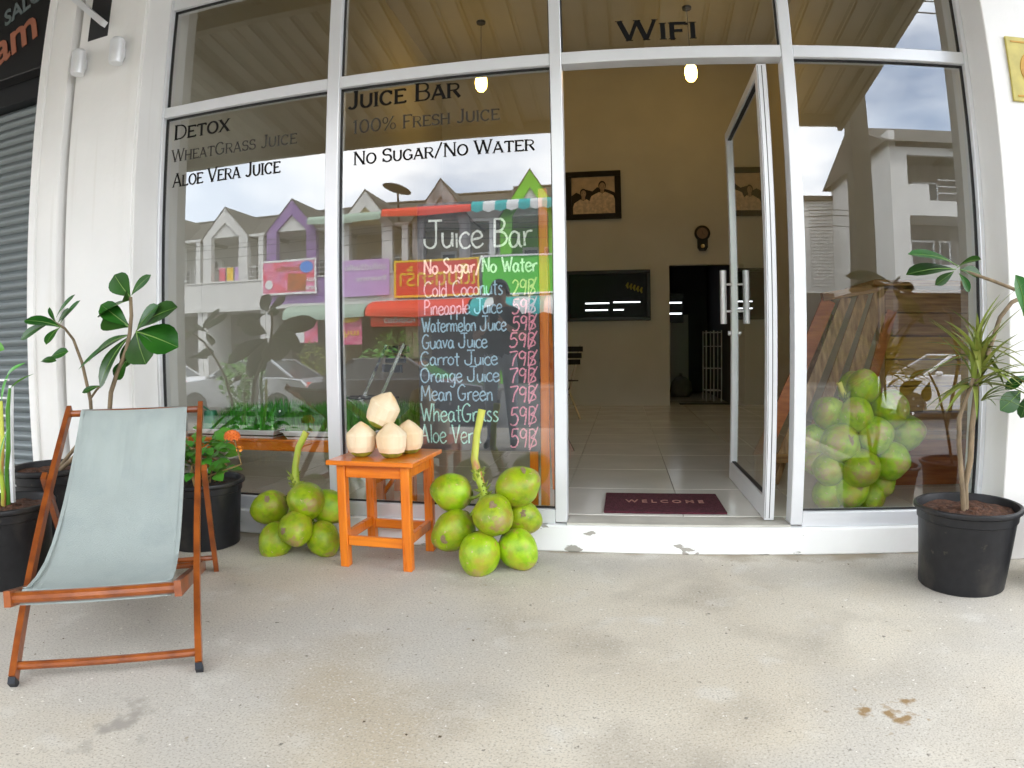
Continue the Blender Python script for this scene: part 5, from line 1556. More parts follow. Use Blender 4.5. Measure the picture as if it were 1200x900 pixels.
def house(gx, style, label, depth=26.0, zg=9.3, inner='white', pillar=None, side='white', right=2.6, left=1.52):
    yf = -depth
    hm = HM[style]
    zr = zg + .25
    t = thing('shophouse', label, 'shophouse', (gx, yf, RZ), 'terrace of shophouses across the street')
    xl, xr = gx - left, gx + right
    MB().box((xl, yf - 2.6, RZ), (xr, yf - 2.4, 7.9)).build('back_wall', HM[side], t)
    MB().box((xl, yf - 2.4, 3.38), (xr, yf + .08, 3.58)).build('floor_slab', HM['white'], t)
    MB().box((xl + .003, yf - .16, 3.58), (xr - .003, yf, 4.88)).build('parapet', hm, t)
    MB().box((xl + .003, yf - .2, 4.885), (xr - .003, yf + .05, 4.96)).build('coping', HM['white'], t)
    for dx in (-1.14, 1.14):
        MB().box((gx + dx - .27, yf - .3, 4.96), (gx + dx + .27, yf + .02, 7.35)).build('pillar', hm, t)
    MB().box((xr - .42, yf - .3, 4.96), (xr - .12, yf - .02, 7.2)).build('pillar', HM['white'], t)
    # gable: outer triangle with thickness, lighter infill
    zt, zb = zg, 7.35
    pk = []
    MB().prism([(gx - 1.5, zb - .12), (gx, zt), (gx + 1.5, zb - .12), (gx + 1.41, zb - .12), (gx + 1.41, zb - .02), (gx + .87, zb - .02), (gx, zt - .85), (gx - .87, zb - .02), (gx - 1.41, zb - .02), (gx - 1.41, zb - .12)], yf - .3, yf + .03).build('gable', hm, t)
    MB().prism([(gx - .87, zb - .02), (gx, zt - .85), (gx + .87, zb - .02)], yf - .25, yf - .08).build('gable_infill', HM[inner], t)
    r_ = MB()
    for s_ in (-1, 1):
        a, b_ = (gx, zt + .03), (gx + s_ * 1.6, zb - .16)
        r_.add([(a[0], yf + .06, a[1]), (b_[0], yf + .06, b_[1]), (b_[0], yf - 3.2, b_[1]), (a[0], yf - 3.2, a[1]), (a[0], yf + .06, a[1] - .06), (b_[0], yf + .06, b_[1] - .06), (b_[0], yf - 3.2, b_[1] - .06), (a[0], yf - 3.2, a[1] - .06)],
               [(0, 1, 2, 3), (7, 6, 5, 4), (0, 4, 5, 1), (1, 5, 6, 2), (2, 6, 7, 3), (3, 7, 4, 0)])
    r_.build('gable_roof', M['roof'], t)
    m_ = MB()
    m_.add([(xl, yf - .25, 7.32), (xr, yf - .25, 7.32), (xr, yf - 4.2, zr), (xl, yf - 4.2, zr), (xr, yf - 9.0, 7.4), (xl, yf - 9.0, 7.4)], [(0, 1, 2, 3), (3, 2, 4, 5)])
    m_.build('main_roof', M['roof'], t)
    MB().tube([(xl, yf - 4.2, zr + .02), (xr, yf - 4.2, zr + .02)], .09, 6).build('ridge_cap', M['roof'], t)
    MB().box((gx + 1.5, yf - .32, 7.2), (xr, yf + .02, 7.34)).build('eave_board', HM['white'], t)
    MB().box((xl, yf - 2.4, 7.3), (xr, yf - .3, 7.36)).build('balcony_soffit', HM['white'], t)
    # balcony door and window
    f = MB().box((gx - .72, yf - 2.395, 3.6), (gx + .10, yf - 2.33, 6.2)).build('balcony_door', M['white_wall'], t)
    MB().box((gx - .62, yf - 2.33, 4.2), (gx + .0, yf - 2.32, 6.05)).build('pane', M['dark_glass'], f, local=True)
    f.children[-1].data.transform(Matrix.Translation(-Vector(t['_o'])))
    f = MB().box((gx + .35, yf - 2.395, 4.7), (gx + .95, yf - 2.33, 6.2)).build('window', M['white_wall'], t)
    MB().box((gx + .42, yf - 2.33, 4.77), (gx + .88, yf - 2.32, 6.12)).build('pane', M['dark_glass'], f, local=True)
    f.children[-1].data.transform(Matrix.Translation(-Vector(t['_o'])))
    for zz in (5.25, 5.5, 5.75):
        MB().tube([(gx + 1.42, yf - .1, zz - .1), (xr - .4, yf - .1, zz - .1)], .022, 5).build('rail', M['rail_metal'], t)
    # ground floor
    for xx in (xl + .01, xr - .31):
        MB().box((xx, yf - 2.4, RZ), (xx + .3, yf - .05, 3.38)).build('shop_pier', HM[side], t)
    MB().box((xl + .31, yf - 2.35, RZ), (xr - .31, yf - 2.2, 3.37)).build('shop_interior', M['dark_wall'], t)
    return t
names = [(-28.6, 'white', 'white shophouse at the far left end of the terrace'), (-24.4, 'white', 'plain white shophouse third from the purple one'),
         (-20.2, 'white', 'plain white gabled shophouse immediately left of the purple one'), (-16.2, 'purple', 'purple gabled shophouse with a pink banner on its balcony'),
         (-12.1, 'white', 'white and cream shophouse with a lilac banner, between the purple and the stained grey ones'), (-8.25, 'grey', 'stained grey gabled shophouse with a red awning and red banner'),
         (-3.95, 'green', 'lime green gabled shophouse with striped teal awnings'), (.3, 'white', 'white shophouse just right of the lime green one'), (4.4, 'cream', 'beige shophouse at the right end of the terrace')]
for i, (gx, sty, lab) in enumerate(names):
    nx = names[i + 1][0] if i + 1 < len(names) else gx + 4.1
    house(gx, sty, lab, zg=(9.0, 9.0, 8.95, 9.0, 9.1, 9.35, 9.55, 9.5, 9.5)[i], right=nx - gx - 1.53, inner='yellow' if sty == 'white' and abs(gx + 12.1) < .1 else ('grey' if sty == 'grey' else 'white'), side='cream' if abs(gx + 12.1) < .1 or sty == 'grey' else ('green' if sty == 'green' else 'white'))

def banner(x0, x1, z0, z1, m, lab, y=-25.85, texts=(), tilt=0, border=None):
    t = thing('banner', lab, 'banner', ((x0 + x1) / 2, y, z0))
    MB().box((x0, y - .03, z0), (x1, y, z1), bev=.01).build('cloth', M[m], t)
    if border:
        for a, b_ in (((x0, z0), (x1, z0 + .1)), ((x0, z1 - .1), (x1, z1)), ((x0, z0 + .1), (x0 + .1, z1 - .1)), ((x1 - .1, z0 + .1), (x1, z1 - .1))):
            MB().box((a[0], y - .01, a[1]), (b_[0], y + .012, b_[1])).build('border', M[border], t)
    for (tx, fx, fz, w_, h_, mm) in texts:
        o = text_mesh(tx, h_ / .7, M[mm], 'lettering', parent=t, width=w_, ext=.004, offset=.008, rot=(PI / 2, 0, PI), loc=(x0 + (x1 - x0) * fx, y + .018, z0 + (z1 - z0) * fz))
    return t
# a sign facing the shop reads right-to-left in world x, so text starts at its high-x end
def shape(t, poly, m, y, name='print'):
    return MB().prism(poly, y, y + .012).build(name, M[m], t)
t = banner(-17.85, -14.7, 4.05, 5.85, 'ban_pink', 'pink printed banner with a blue oval on the purple balcony', texts=[('ไอศกรีม', .72, .68, 1.4, .24, 'brown_ink'), ('นมสด', .96, .35, .8, .22, 'white_ink'), ('ชาเย็น', .96, .12, .8, .2, 'white_ink')], border='white_ink')
E5 = lambda cx_, cz_, a_, b_: [(cx_ + a_ * math.cos(2 * PI * k / 20), cz_ + b_ * math.sin(2 * PI * k / 20)) for k in range(20)]
shape(t, E5(-15.25, 5.42, .38, .30), 'blue_ink', -25.84)
shape(t, [(-16.35, 4.25), (-15.3, 4.2), (-15.25, 5.05), (-16.3, 5.15)], 'brown_ink', -25.84)
shape(t, E5(-17.4, 4.6, .22, .24), 'white_ink', -25.84)
t = banner(-13.35, -10.8, 3.82, 5.60, 'ban_lilac', 'plain lilac banner with white Thai lettering', texts=[('สุขสันต์วันเกิด', .95, .72, 2.2, .26, 'white_ink'), ('ร้านอาหาร', .95, .42, 1.6, .2, 'white_ink')])
t = banner(-10.55, -6.35, 3.66, 5.45, 'ban_red', 'red shop banner with large yellow Thai lettering and yellow border', texts=[('เต็มตะกร้า', .95, .30, 3.7, .80, 'yellow_ink')], border='yellow_ink')
M['ban_green'] = mat('lime_banner', (.10, .58, .04), .6, var=.06)
t = banner(-6.2, -2.6, 3.66, 5.42, 'ban_green', 'plain lime green panel across the lime green balcony')
for z_ in (3.64, 5.40):
    MB().box((-6.22, -25.84, z_), (-2.58, -25.80, z_ + .08)).build('border', M['white_ink'], t)
t = banner(-15.75, -14.2, 1.60, 2.95, 'ban_pink', 'small pink and white banner hanging under the pale green awning', y=-24.9, texts=[('โปรโมชั่น', .95, .72, 1.2, .22, 'white_ink')])
shape(t, [(-15.7, 1.68), (-14.9, 1.62), (-14.9, 2.15), (-15.7, 2.2)], 'white_ink', -24.885)
t = banner(-13.3, -11.85, 1.45, 2.95, 'ban_mag', 'magenta poster with a yellow oval beside the cream shop', y=-24.9, texts=[('เมนู', .9, .3, .8, .25, 'yellow_ink')])
shape(t, E5(-12.6, 2.68, .66, .2), 'yellow_ink', -24.885)
t = banner(-11.3, -8.9, 2.25, 2.85, 'ban_red', 'narrow dark red fascia sign under the red awning', y=-24.7, texts=[('ก๋วยเตี๋ยว', .9, .3, 1.5, .25, 'white_ink')])

def awning(x0, x1, zt, zb, dpt, mats, lab, y=-25.9, n=None, scallop=True):
    t = thing('awning', lab, 'awning', ((x0 + x1) / 2, y, zb))
    n = n or len(mats)
    w_ = (x1 - x0) / n
    for k in range(n):
        a, b_ = x0 + k * w_, x0 + (k + 1) * w_
        pts = []
        for j in range(7):
            u_ = j / 6
            pts.append((y + dpt * math.sin(u_ * PI / 2), zb + (zt - zb) * math.cos(u_ * PI / 2)))
        m_ = MB()
        vs = [(a, p[0], p[1]) for p in pts] + [(b_, p[0], p[1]) for p in pts]
        m_.add(vs, [(j, j + 1, j + 8, j + 7) for j in range(6)])
        yl, zl = pts[-1]
        sc = [(a, yl, zl), (b_, yl, zl), (b_, yl + .01, zl - .16), ((a + b_) / 2, yl + .01, zl - .26), (a, yl + .01, zl - .16)]
        m_.add(sc, [(0, 1, 2, 3, 4)])
        m_.build('awning_strip', M[mats[k % len(mats)]], t)
    return t
awning(-11.0, -6.62, 8.0, 7.72, .5, ['aw_red'], 'narrow red awning over the grey balcony', n=1)
awning(-6.6, -2.2, 8.1, 7.72, .6, ['aw_teal', 'aw_white'], 'upper striped teal and white awning on the lime green house', n=8)
awning(-15.0, -11.05, 7.9, 7.6, .5, ['aw_green'], 'pale grey-green awning over the cream balcony', n=1)
awning(-11.4, -6.6, 3.52, 2.9, 1.6, ['aw_red'], 'wide red curved awning over the ground floor shop', n=1)
awning(-6.5, -1.8, 3.52, 2.85, 1.6, ['aw_teal', 'aw_white'], 'lower striped teal and white awning above the shop', n=7)
awning(-15.9, -11.6, 3.45, 2.9, 1.3, ['aw_green'], 'wide pale green curved awning over the ground floor', n=1)
dish = thing('satellite_dish', 'dark satellite dish standing on the terrace roof between the cream and grey gables', 'satellite dish', (-10.6, -26.6, 8.0))
o = sharp(MB().lathe([(.0, 0), (.3, .03), (.55, .1), (.72, .2)], (0, 0, 0), 24).build('dish', M['black_metal'], dish, local=True), 70)
o.rotation_euler = (R(188), R(14), 0); o.location = (0, 0, 1.35)
MB().tube([(-10.6, -26.7, 7.4), (-10.6, -26.6, 9.0)], .05, 6).build('mast', M['black_metal'], dish)

# corrugated grey-white shed and big white house on the right
cs = thing('corrugated_building', 'pale building clad in horizontal corrugated sheets right of the terrace', 'building', (8.6, -27, RZ))
MB().box((8.6, -33, 3.6), (10.75, -27, 7.9)).build('wall', HM['white'], cs)
MB().box((8.7, -33, RZ), (10.7, -27.1, 3.6)).build('lower_wall', M['dark_wall'], cs)
cgb = MB()
for k in range(26):
    z_ = 3.9 + k * .155
    cgb.box((9.0, -27.0, z_), (10.76, -26.94, z_ + .09))
cgb.build('corrugation', HM['white'], cs)['kind'] = 'stuff'
MB().box((8.4, -33.2, 7.9), (10.9, -26.8, 8.1)).build('roof', M['roof'], cs)
wh = thing('white_house', 'tall white house with open balconies and a dark hipped roof at the right end', 'house', (13, -20, RZ))
MB().box((10.1, -27, RZ), (10.3, -20.3, 3.4)).build('lower_wall', M['dark_wall'], wh)
MB().box((10.1, -27, 3.4), (10.35, -20.0, 9.0)).build('side_wall', HM['white'], wh)
fw = MB()
fw.box((10.35, -20.2, 3.0), (10.75, -20.0, 8.35))
fw.box((10.75, -20.2, 5.8), (17.5, -20.0, 6.35)); fw.box((10.75, -20.2, 6.35), (11.55, -20.0, 6.95)); fw.box((10.75, -20.2, 8.05), (17.5, -20.0, 8.35))
fw.box((10.75, -20.2, 3.0), (17.5, -20.0, 4.05)); fw.box((13.6, -20.2, 4.05), (14.0, -20.0, 5.8)); fw.box((14.4, -20.2, 6.35), (14.8, -20.0, 8.05)); fw.box((17.0, -20.2, 3.0), (17.5, -20.0, 8.35))
fw.build('front_wall', HM['white'], wh)
MB().box((10.35, -22.4, 3.4), (17.5, -22.2, 8.3)).build('recessed_wall', HM['grey'], wh)
MB().box((10.35, -22.4, RZ), (17.5, -22.2, 3.4)).build('shop_interior', M['dark_wall'], wh)
for z_ in (3.4, 6.0):
    MB().box((10.35, -22.2, z_ - .1), (17.5, -20.2, z_ + .04)).build('balcony_floor', HM['white'], wh)
for (xa, xb, za, zb_) in ((11.7, 12.7, 4.1, 5.3), (12.9, 13.4, 4.1, 5.3), (11.9, 13.0, 6.6, 7.6), (15.2, 16.4, 6.6, 7.6), (14.6, 16.0, 4.1, 5.3)):
    w_ = MB().box((xa, -22.19, za), (xb, -22.14, zb_)).build('window', M['alu'], wh)
    MB().box((xa + .08, -22.14, za + .08), (xb - .08, -22.13, zb_ - .08)).build('pane', M['dark_glass'], w_, local=True)
    w_.children[-1].data.transform(Matrix.Translation(-Vector(wh['_o'])))
for z_ in (6.65, 6.9, 7.15):
    MB().tube([(11.95, -20.05, z_), (14.4, -20.05, z_)], .02, 5).build('rail', M['rail_metal'], wh)
rf_ = MB()
rf_.add([(9.8, -19.6, 8.45), (17.9, -19.6, 8.45), (17.9, -23.5, 10.3), (9.8, -23.5, 10.3), (17.9, -27.4, 8.45), (9.8, -27.4, 8.45)], [(0, 1, 2, 3), (3, 2, 4, 5), (0, 3, 5)])
rf_.build('main_roof', M['roof'], wh)
gb = MB().prism([(13.1, 8.30), (14.9, 9.9), (16.7, 8.30)], -19.9, -19.6)
gb.build('gable', HM['white'], wh)
g2 = MB()
for s_ in (-1, 1):
    g2.add([(14.9, -19.45, 10.05), (14.9 + s_ * 2.1, -19.45, 8.2), (14.9 + s_ * 2.1, -23, 8.2), (14.9, -23, 10.05), (14.9, -19.45, 9.9), (14.9 + s_ * 2.1, -19.45, 8.05)], [(0, 1, 2, 3), (0, 4, 5, 1)])
g2.build('gable_roof', M['roof'], wh)

# street wires and laundry on the white balcony
for i, z_ in enumerate((5.9, 6.35, 6.6)):
    wr_ = thing('power_cable', ('lowest', 'middle', 'topmost')[i] + ' power cable strung along the terrace in front of the balconies', 'cable', (0, -23.5, z_), 'power cables along the terrace')
    MB().tube([(-45 + 3 * k, -23.5 - .1 * i, z_ + .035 * ((k % 6) - 3) ** 2 - .15) for k in range(27)], .016, 4).build('wire', M['black_metal'], wr_)
ly = thing('laundry', 'pink and yellow laundry hanging on the plain white balcony beside the purple house', 'laundry', (-20.2, -26.5, 5.0))
for k, (cx_, m_) in enumerate(((-20.7, 'ban_pink'), (-20.2, 'yellow_ink'), (-19.7, 'ban_lilac'), (-18.1, 'ban_pink'))):
    MB().box((cx_ - .2, -26.5, 4.9), (cx_ + .2, -26.46, 5.75), bev=.01).build('towel', M[m_], ly)
MB().tube([(-21.5, -26.48, 5.76), (-17.8, -26.48, 5.76)], .015, 4).build('line', M['rail_metal'], ly)
for k, (x_, z_) in enumerate(((-22.2, 6.2), (-14.1, 6.3), (-10.1, 6.3), (-6.0, 6.1))):
    ac = thing('air_conditioner', ('leftmost outdoor air conditioner unit on the white terrace', 'outdoor air conditioner unit beside the lilac banner house', 'outdoor air conditioner unit beside the stained grey gable', 'outdoor air conditioner unit beside the lime green gable')[k], 'air conditioner', (x_, -27.9, z_ - .3), 'air conditioners on the terrace')
    MB().box((x_ - .4, -28.3, z_ - .3), (x_ + .4, -28.0, z_ + .3), bev=.02).build('case', M['white_wall'], ac)
    o = MB().lathe([(.0, .02), (.22, .02), (.24, 0)], (0, 0, 0), 18).build('fan_grille', M['dark_glass'], ac, local=True)
    o.rotation_euler = (-PI / 2, 0, 0); o.location = (-.1, -.085, .3)

# parked cars
def car(loc, rz, paint, lab, sz=1.0):
    t = thing('parked_car', lab, 'car', loc)
    t.rotation_euler = (0, 0, rz)
    t.scale = (sz,) * 3
    P_ = [(-2.05, .42), (-2.1, .62), (-2.0, .86), (-1.35, .95), (-.75, 1.02), (1.35, 1.02), (1.95, .96), (2.1, .80), (2.12, .42), (1.85, .26), (1.66, .24), (1.62, .45), (1.48, .60), (1.28, .66), (1.08, .60), (.94, .45), (.9, .24),
          (-.98, .24), (-1.02, .45), (-1.16, .60), (-1.36, .66), (-1.56, .60), (-1.70, .45), (-1.74, .24), (-1.95, .28)]
    def loft(prof, ws):
        b = MB()
        n = len(prof)
        vs = []
        for y, s_, zs in ws:
            for x, z in prof:
                vs.append((x * s_, y, z if zs is None else .24 + (z - .24) * zs))
        fs = []
        for i in range(len(ws) - 1):
            for k in range(n):
                fs.append((i * n + k, i * n + (k + 1) % n, (i + 1) * n + (k + 1) % n, (i + 1) * n + k))
        fs.append(tuple(reversed(range(n)))); fs.append(tuple(range((len(ws) - 1) * n, len(ws) * n)))
        return b.add(vs, fs)
    sharp(loft(P_, [(-.84, .985, .97), (-.80, 1, 1), (.80, 1, 1), (.84, .985, .97)]).build('body', paint, t, local=True), 30)
    b = MB()
    lo = [(-1.0, 1.0), (1.62, 1.0)]
    up2 = [(-.28, 1.44), (.98, 1.46)]
    vs = [(-1.02, -.78, 1.0), (1.66, -.78, 1.0), (1.66, .78, 1.0), (-1.02, .78, 1.0), (-.30, -.60, 1.43), (.98, -.60, 1.45), (.98, .60, 1.45), (-.30, .60, 1.43)]
    b.add(vs, [(4, 5, 6, 7), (0, 1, 5, 4), (1, 2, 6, 5), (2, 3, 7, 6), (3, 0, 4, 7)])
    b.build('cabin', M['dark_glass'], t, local=True)
    rfm = MB().box((-.34, -.61, 1.425), (1.02, .61, 1.475), bev=.03)
    for s_ in (-1, 1):
        for (xa, xb) in ((-1.02, -.30), (1.66, .98), (.22, .24)):
            rfm.bar((xa, s_ * .785, 1.0), (xb, s_ * .605, 1.44), .06, .05)
    rfm.build('roof', paint, t, local=True)
    for x_ in (-1.36, 1.28):
        for s_ in (-1, 1):
            w_ = MB().lathe([(.20, -.09), (.30, -.10), (.325, -.06), (.325, .06), (.30, .10), (.20, .09)], (0, 0, 0), 22).build('wheel', M['rubber'], t, local=True)
            w_.rotation_euler = (PI / 2, 0, 0)
            w_.location = (x_, s_ * .76, .325)
            rm = MB().lathe([(.0, .075), (.05, .09), (.06, .08)], (0, 0, 0), 12)
            for k in range(5):
                a = 2 * PI * k / 5
                rm.bar((.03 * math.cos(a), .03 * math.sin(a), .07 * 1), (.20 * math.cos(a), .20 * math.sin(a), .085), .05, .02)
                rm.bar((.03 * math.cos(a), .03 * math.sin(a), -.07), (.20 * math.cos(a), .20 * math.sin(a), -.085), .05, .02)
            rm.lathe([(.195, -.085), (.215, -.09), (.215, .09), (.195, .085)], (0, 0, 0), 20)
            rm.build('rim', M['chrome'], w_, local=True)
    for s_ in (-1, 1):
        MB().box((-2.09, s_ * .52 - .18, .66), (-1.93, s_ * .52 + .18, .80), bev=.04).build('headlight', M['chrome'], t, local=True)
        MB().box((1.98, s_ * .58 - .16, .74), (2.12, s_ * .58 + .16, .88), bev=.03).build('tail_light', M['aw_red'], t, local=True)
        MB().box((-.80, s_ * .90 - .07, 1.0), (-.66, s_ * .90 + .07, 1.10), bev=.03).build('wing_mirror', paint, t, local=True)
    MB().box((-2.12, -.5, .34), (-2.06, .5, .5), bev=.01).build('grille', M['black_metal'], t, local=True)
    return t
silver = mat('silver_paint', (.45, .46, .47), .25, metal=.6, var=.02, coat=.6)
whitep = mat('white_paint', (.72, .72, .72), .3, var=.02, coat=.6)
greyp = mat('dark_grey_paint', (.10, .10, .11), .25, metal=.5, var=.02, coat=.6)
car((-9.7, -12.4, RZ), 0, silver, 'silver car parked in the street opposite the left window')
car((-4.7, -10.8, RZ), PI, greyp, 'dark grey car parked in the street opposite the chalkboard')
car((8.1, -12.2, RZ), 0, whitep, 'white car parked in the street opposite the right window')
car((-14.6, -13.5, RZ), 0, whitep, 'white car parked furthest left along the street')

# roadside shrubs
def shrub(x, y, r, h, lab, m='leaf_bright', sd=1, n=420):
    t = thing('street_shrub', lab, 'shrub', (x, y, RZ), 'shrubs along the far side of the road')
    rs = random.Random(sd)
    for k in range(4):
        a = rs.uniform(0, 6.28)
        MB().tube([(x, y, RZ), (x + r * .2 * math.cos(a), y + r * .2 * math.sin(a), RZ + h * .4), (x + r * .5 * math.cos(a), y + r * .5 * math.sin(a), RZ + h * .8)], [.04, .03, .012], 6).build('stem', M['bark'], t)
    b = MB()
    for k in range(n):
        d = Vector((rs.gauss(0, 1), rs.gauss(0, 1), rs.gauss(0, 1))).normalized() * rs.uniform(.5, 1)
        c_ = Vector((x + d.x * r, y + d.y * r, RZ + h * .58 + d.z * h * .42))
        q = Vector((rs.gauss(0, 1), rs.gauss(0, 1), rs.gauss(0, .6))).normalized()
        s_ = q.cross(Vector((rs.random(), rs.random(), 1))).normalized()
        L_ = rs.uniform(.10, .22)
        b.add([c_, c_ + q * L_ * .5 + s_ * L_ * .25, c_ + q * L_, c_ + q * L_ * .5 - s_ * L_ * .25], [(0, 1, 2, 3)])
    b.build('foliage', M[m], t)['kind'] = 'stuff'
shrub(-8.6, -10.2, .55, 1.7, 'bright yellow-green shrub in front of the silver car', sd=2)
shrub(-7.2, -15.8, .8, 1.9, 'loose green shrub beyond the silver car', sd=3)
shrub(-13.6, -23.4, .9, 2.2, 'shrub under the magenta poster', sd=4, m='strap_leaf')
shrub(-9.6, -23.4, 1.1, 2.9, 'taller green shrub in front of the red awning', sd=5)
shrub(9.2, -24.0, 1.0, 3.4, 'dark shrub between the corrugated building and the white house', sd=6, m='leaf')

# ------------------------------------------------------------------ bystander standing beside the camera, seen reflected in the window
def person():
    px_, py_ = -.95, -3.08
    t = thing('person', 'dark-haired person in grey t-shirt and blue jeans standing on the pavement, hands raised', 'person', (px_, py_, 0))
    J = {'pel': (0, 0, .88), 'wai': (0, .01, 1.02), 'che': (0, 0, 1.20), 'nkb': (0, -.01, 1.33), 'nk': (0, .005, 1.39), 'hd': (0, .015, 1.47), 'top': (0, .0, 1.56)}
    for s_, n_ in ((-1, 'l'), (1, 'r')):
        J.update({'sh' + n_: (s_ * .165, -.01, 1.295), 'el' + n_: (s_ * .235, .02, 1.05), 'wr' + n_: (s_ * .09, .20, 1.17), 'pm' + n_: (s_ * .055, .245, 1.20),
                  'hp' + n_: (s_ * .09, 0, .84), 'kn' + n_: (s_ * .10, .02, .46), 'an' + n_: (s_ * .11, -.03, .09), 'ft' + n_: (s_ * .125, .06, .045), 'to' + n_: (s_ * .135, .15, .035)})
    rad = {'pel': (.15, .105), 'wai': (.135, .09), 'che': (.165, .105), 'nkb': (.10, .075), 'nk': (.052, .054), 'hd': (.078, .092), 'top': (.062, .075)}
    for n_ in 'lr':
        rad.update({'sh' + n_: (.062, .062), 'el' + n_: (.040, .042), 'wr' + n_: (.026, .026), 'pm' + n_: (.034, .02), 'hp' + n_: (.095, .10), 'kn' + n_: (.058, .062), 'an' + n_: (.038, .042), 'ft' + n_: (.042, .036), 'to' + n_: (.036, .026)})
    E_ = [('pel', 'wai'), ('wai', 'che'), ('che', 'nkb'), ('nkb', 'nk'), ('nk', 'hd'), ('hd', 'top')]
    for n_ in 'lr':
        E_ += [('nkb', 'sh' + n_), ('sh' + n_, 'el' + n_), ('el' + n_, 'wr' + n_), ('wr' + n_, 'pm' + n_), ('pel', 'hp' + n_), ('hp' + n_, 'kn' + n_), ('kn' + n_, 'an' + n_), ('an' + n_, 'ft' + n_), ('ft' + n_, 'to' + n_)]
        for k in range(5):
            s_ = -1 if n_ == 'l' else 1
            a = (k - 1.5) * .016
            if k < 4:
                J['f%s%d' % (n_, k)] = (s_ * .04 - s_ * .01, .275 + .004 * k, 1.195 + a + .02)
                J['g%s%d' % (n_, k)] = (s_ * .005, .285 + .002 * k, 1.20 + a + .02)
            else:
                J['f%s%d' % (n_, k)] = (s_ * .05, .235, 1.245)
                J['g%s%d' % (n_, k)] = (s_ * .035, .25, 1.27)
            rad['f%s%d' % (n_, k)] = (.009, .009); rad['g%s%d' % (n_, k)] = (.0075, .0075)
            E_ += [('pm' + n_, 'f%s%d' % (n_, k)), ('f%s%d' % (n_, k), 'g%s%d' % (n_, k))]
    ks = list(J)
    me = bpy.data.meshes.new('person_body')
    me.from_pydata([J[k] for k in ks], [(ks.index(a), ks.index(b)) for a, b in E_], [])
    o = bpy.data.objects.new('tmp_body', me)
    C.objects.link(o)
    o.modifiers.new('s', 'SKIN')
    for i, k in enumerate(ks):
        me.skin_vertices[0].data[i].radius = rad[k]
        me.skin_vertices[0].data[i].use_root = (k == 'pel')
    o.modifiers.new('ss', 'SUBSURF').levels = 2
    dg = bpy.context.evaluated_depsgraph_get()
    m2 = bpy.data.meshes.new_from_object(o.evaluated_get(dg))
    bpy.data.objects.remove(o)
    ms = [mat('skin', (.42, .25, .16), .55, var=.05), mat('grey_tshirt', (.07, .085, .10), .9, var=.1, bump=.2), mat('blue_jeans', (.30, .34, .40), .9, var=.15, bump=.3, bscale=90), mat('black_shoes', (.02, .02, .02), .5)]
    m2.materials.clear()
    for m_ in ms:
        m2.materials.append(m_)
    for p in m2.polygons:
        c_ = p.center
        p.use_smooth = True
        arm = abs(c_.x) > .17 or c_.y > .12
        if c_.z < .085: p.material_index = 3
        elif c_.z < .90 and not arm or c_.z < .80: p.material_index = 2
        elif c_.z > 1.355: p.material_index = 0
        elif arm and (c_.z < 1.13 or c_.y > .10): p.material_index = 0
        else: p.material_index = 1
    b = bpy.data.objects.new('body', m2)
    C.objects.link(b)
    b.parent = t
    hr = MB()
    vs, fs = [], []
    for i in range(9):
        th = (i / 8) * 1.75
        for k in range(18):
            a = 2 * PI * k / 18
            cut = 1 if math.sin(a) < .35 else .55
            tt = th * cut
            vs.append((.088 * math.sin(tt) * math.cos(a), .0 + .108 * math.sin(tt) * math.sin(a), 1.50 + .118 * math.cos(tt)))
    for i in range(8):
        for k in range(18):
            fs.append((i * 18 + k, (i + 1) * 18 + k, (i + 1) * 18 + (k + 1) % 18, i * 18 + (k + 1) % 18))
    hr.add(vs, fs)
    o = hr.build('hair', mat('black_hair', (.012, .010, .010), .5, scale=50, var=.4, bump=.5, bscale=120), t, smooth=True, local=True)
    md = o.modifiers.new('th', 'SOLIDIFY'); md.thickness = .012; md.offset = 1
    eye_m = mat('eye_dark', (.03, .02, .02), .2)
    for s_ in (-1, 1):
        MB().lathe([(0, -.008), (.010, -.004), (.012, 0), (.010, .004), (0, .008)], (s_ * .03, .103, 1.49), 10).build('eye', eye_m, t, local=True, smooth=True)
    MB().add([(0, .108, 1.495), (.014, .108, 1.452), (-.014, .108, 1.452), (0, .128, 1.455)], [(0, 1, 3), (0, 3, 2), (1, 2, 3)]).build('nose', ms[0], t, local=True, smooth=True)
    MB().lathe([(0, -.004), (.02, 0), (0, .004)], (0, .100, 1.43), 12).build('mouth', mat('lips', (.30, .12, .10), .5), t, local=True, smooth=True)
    for s_ in (-1, 1):
        MB().lathe([(.0, -.03), (.014, -.018), (.018, 0), (.014, .018), (0, .03)], (s_ * .088, 0, 1.485), 8).build('ear', ms[0], t, local=True, smooth=True)
    ph = thing('phone', 'black phone held up in both hands by the standing person', 'phone', (px_, py_ + .285, 1.16))
    MB().box((px_ - .037, py_ + .292, 1.14), (px_ + .037, py_ + .301, 1.29), bev=.003).build('phone_body', M['screen'], ph)
person()

# ================================================================== FURNITURE BEHIND THE GLASS
# right window: plank counter with a leaning slatted frame
pk_ = thing('plank_counter', 'brown wooden counter of horizontal planks inside the right window', 'counter', (2.05, 1.1, .135))
yy = .98
zs = [.40, .545, .70, .86, 1.0, 1.14, 1.285]
for i in range(6):
    MB().box((1.80, yy, zs[i] + .004), (2.36, yy + .03, zs[i + 1] - .003), bev=.003).build('plank', M['amber_wood'] if i in (1, 2, 3) else M['old_wood'], pk_)
for x_ in (1.76, 2.36):
    MB().box((x_, yy - .01, .1352), (x_ + .035, yy + .06, 1.30), bev=.003).build('post', M['old_wood_z'], pk_)
MB().box((1.72, yy - .04, 1.30), (2.39, yy + .5, 1.335), bev=.004).build('counter_top', M['old_wood'], pk_)
MB().box((1.795, yy + .035, .136), (2.36, yy + .06, 1.28)).build('backing', M['old_wood'], pk_)
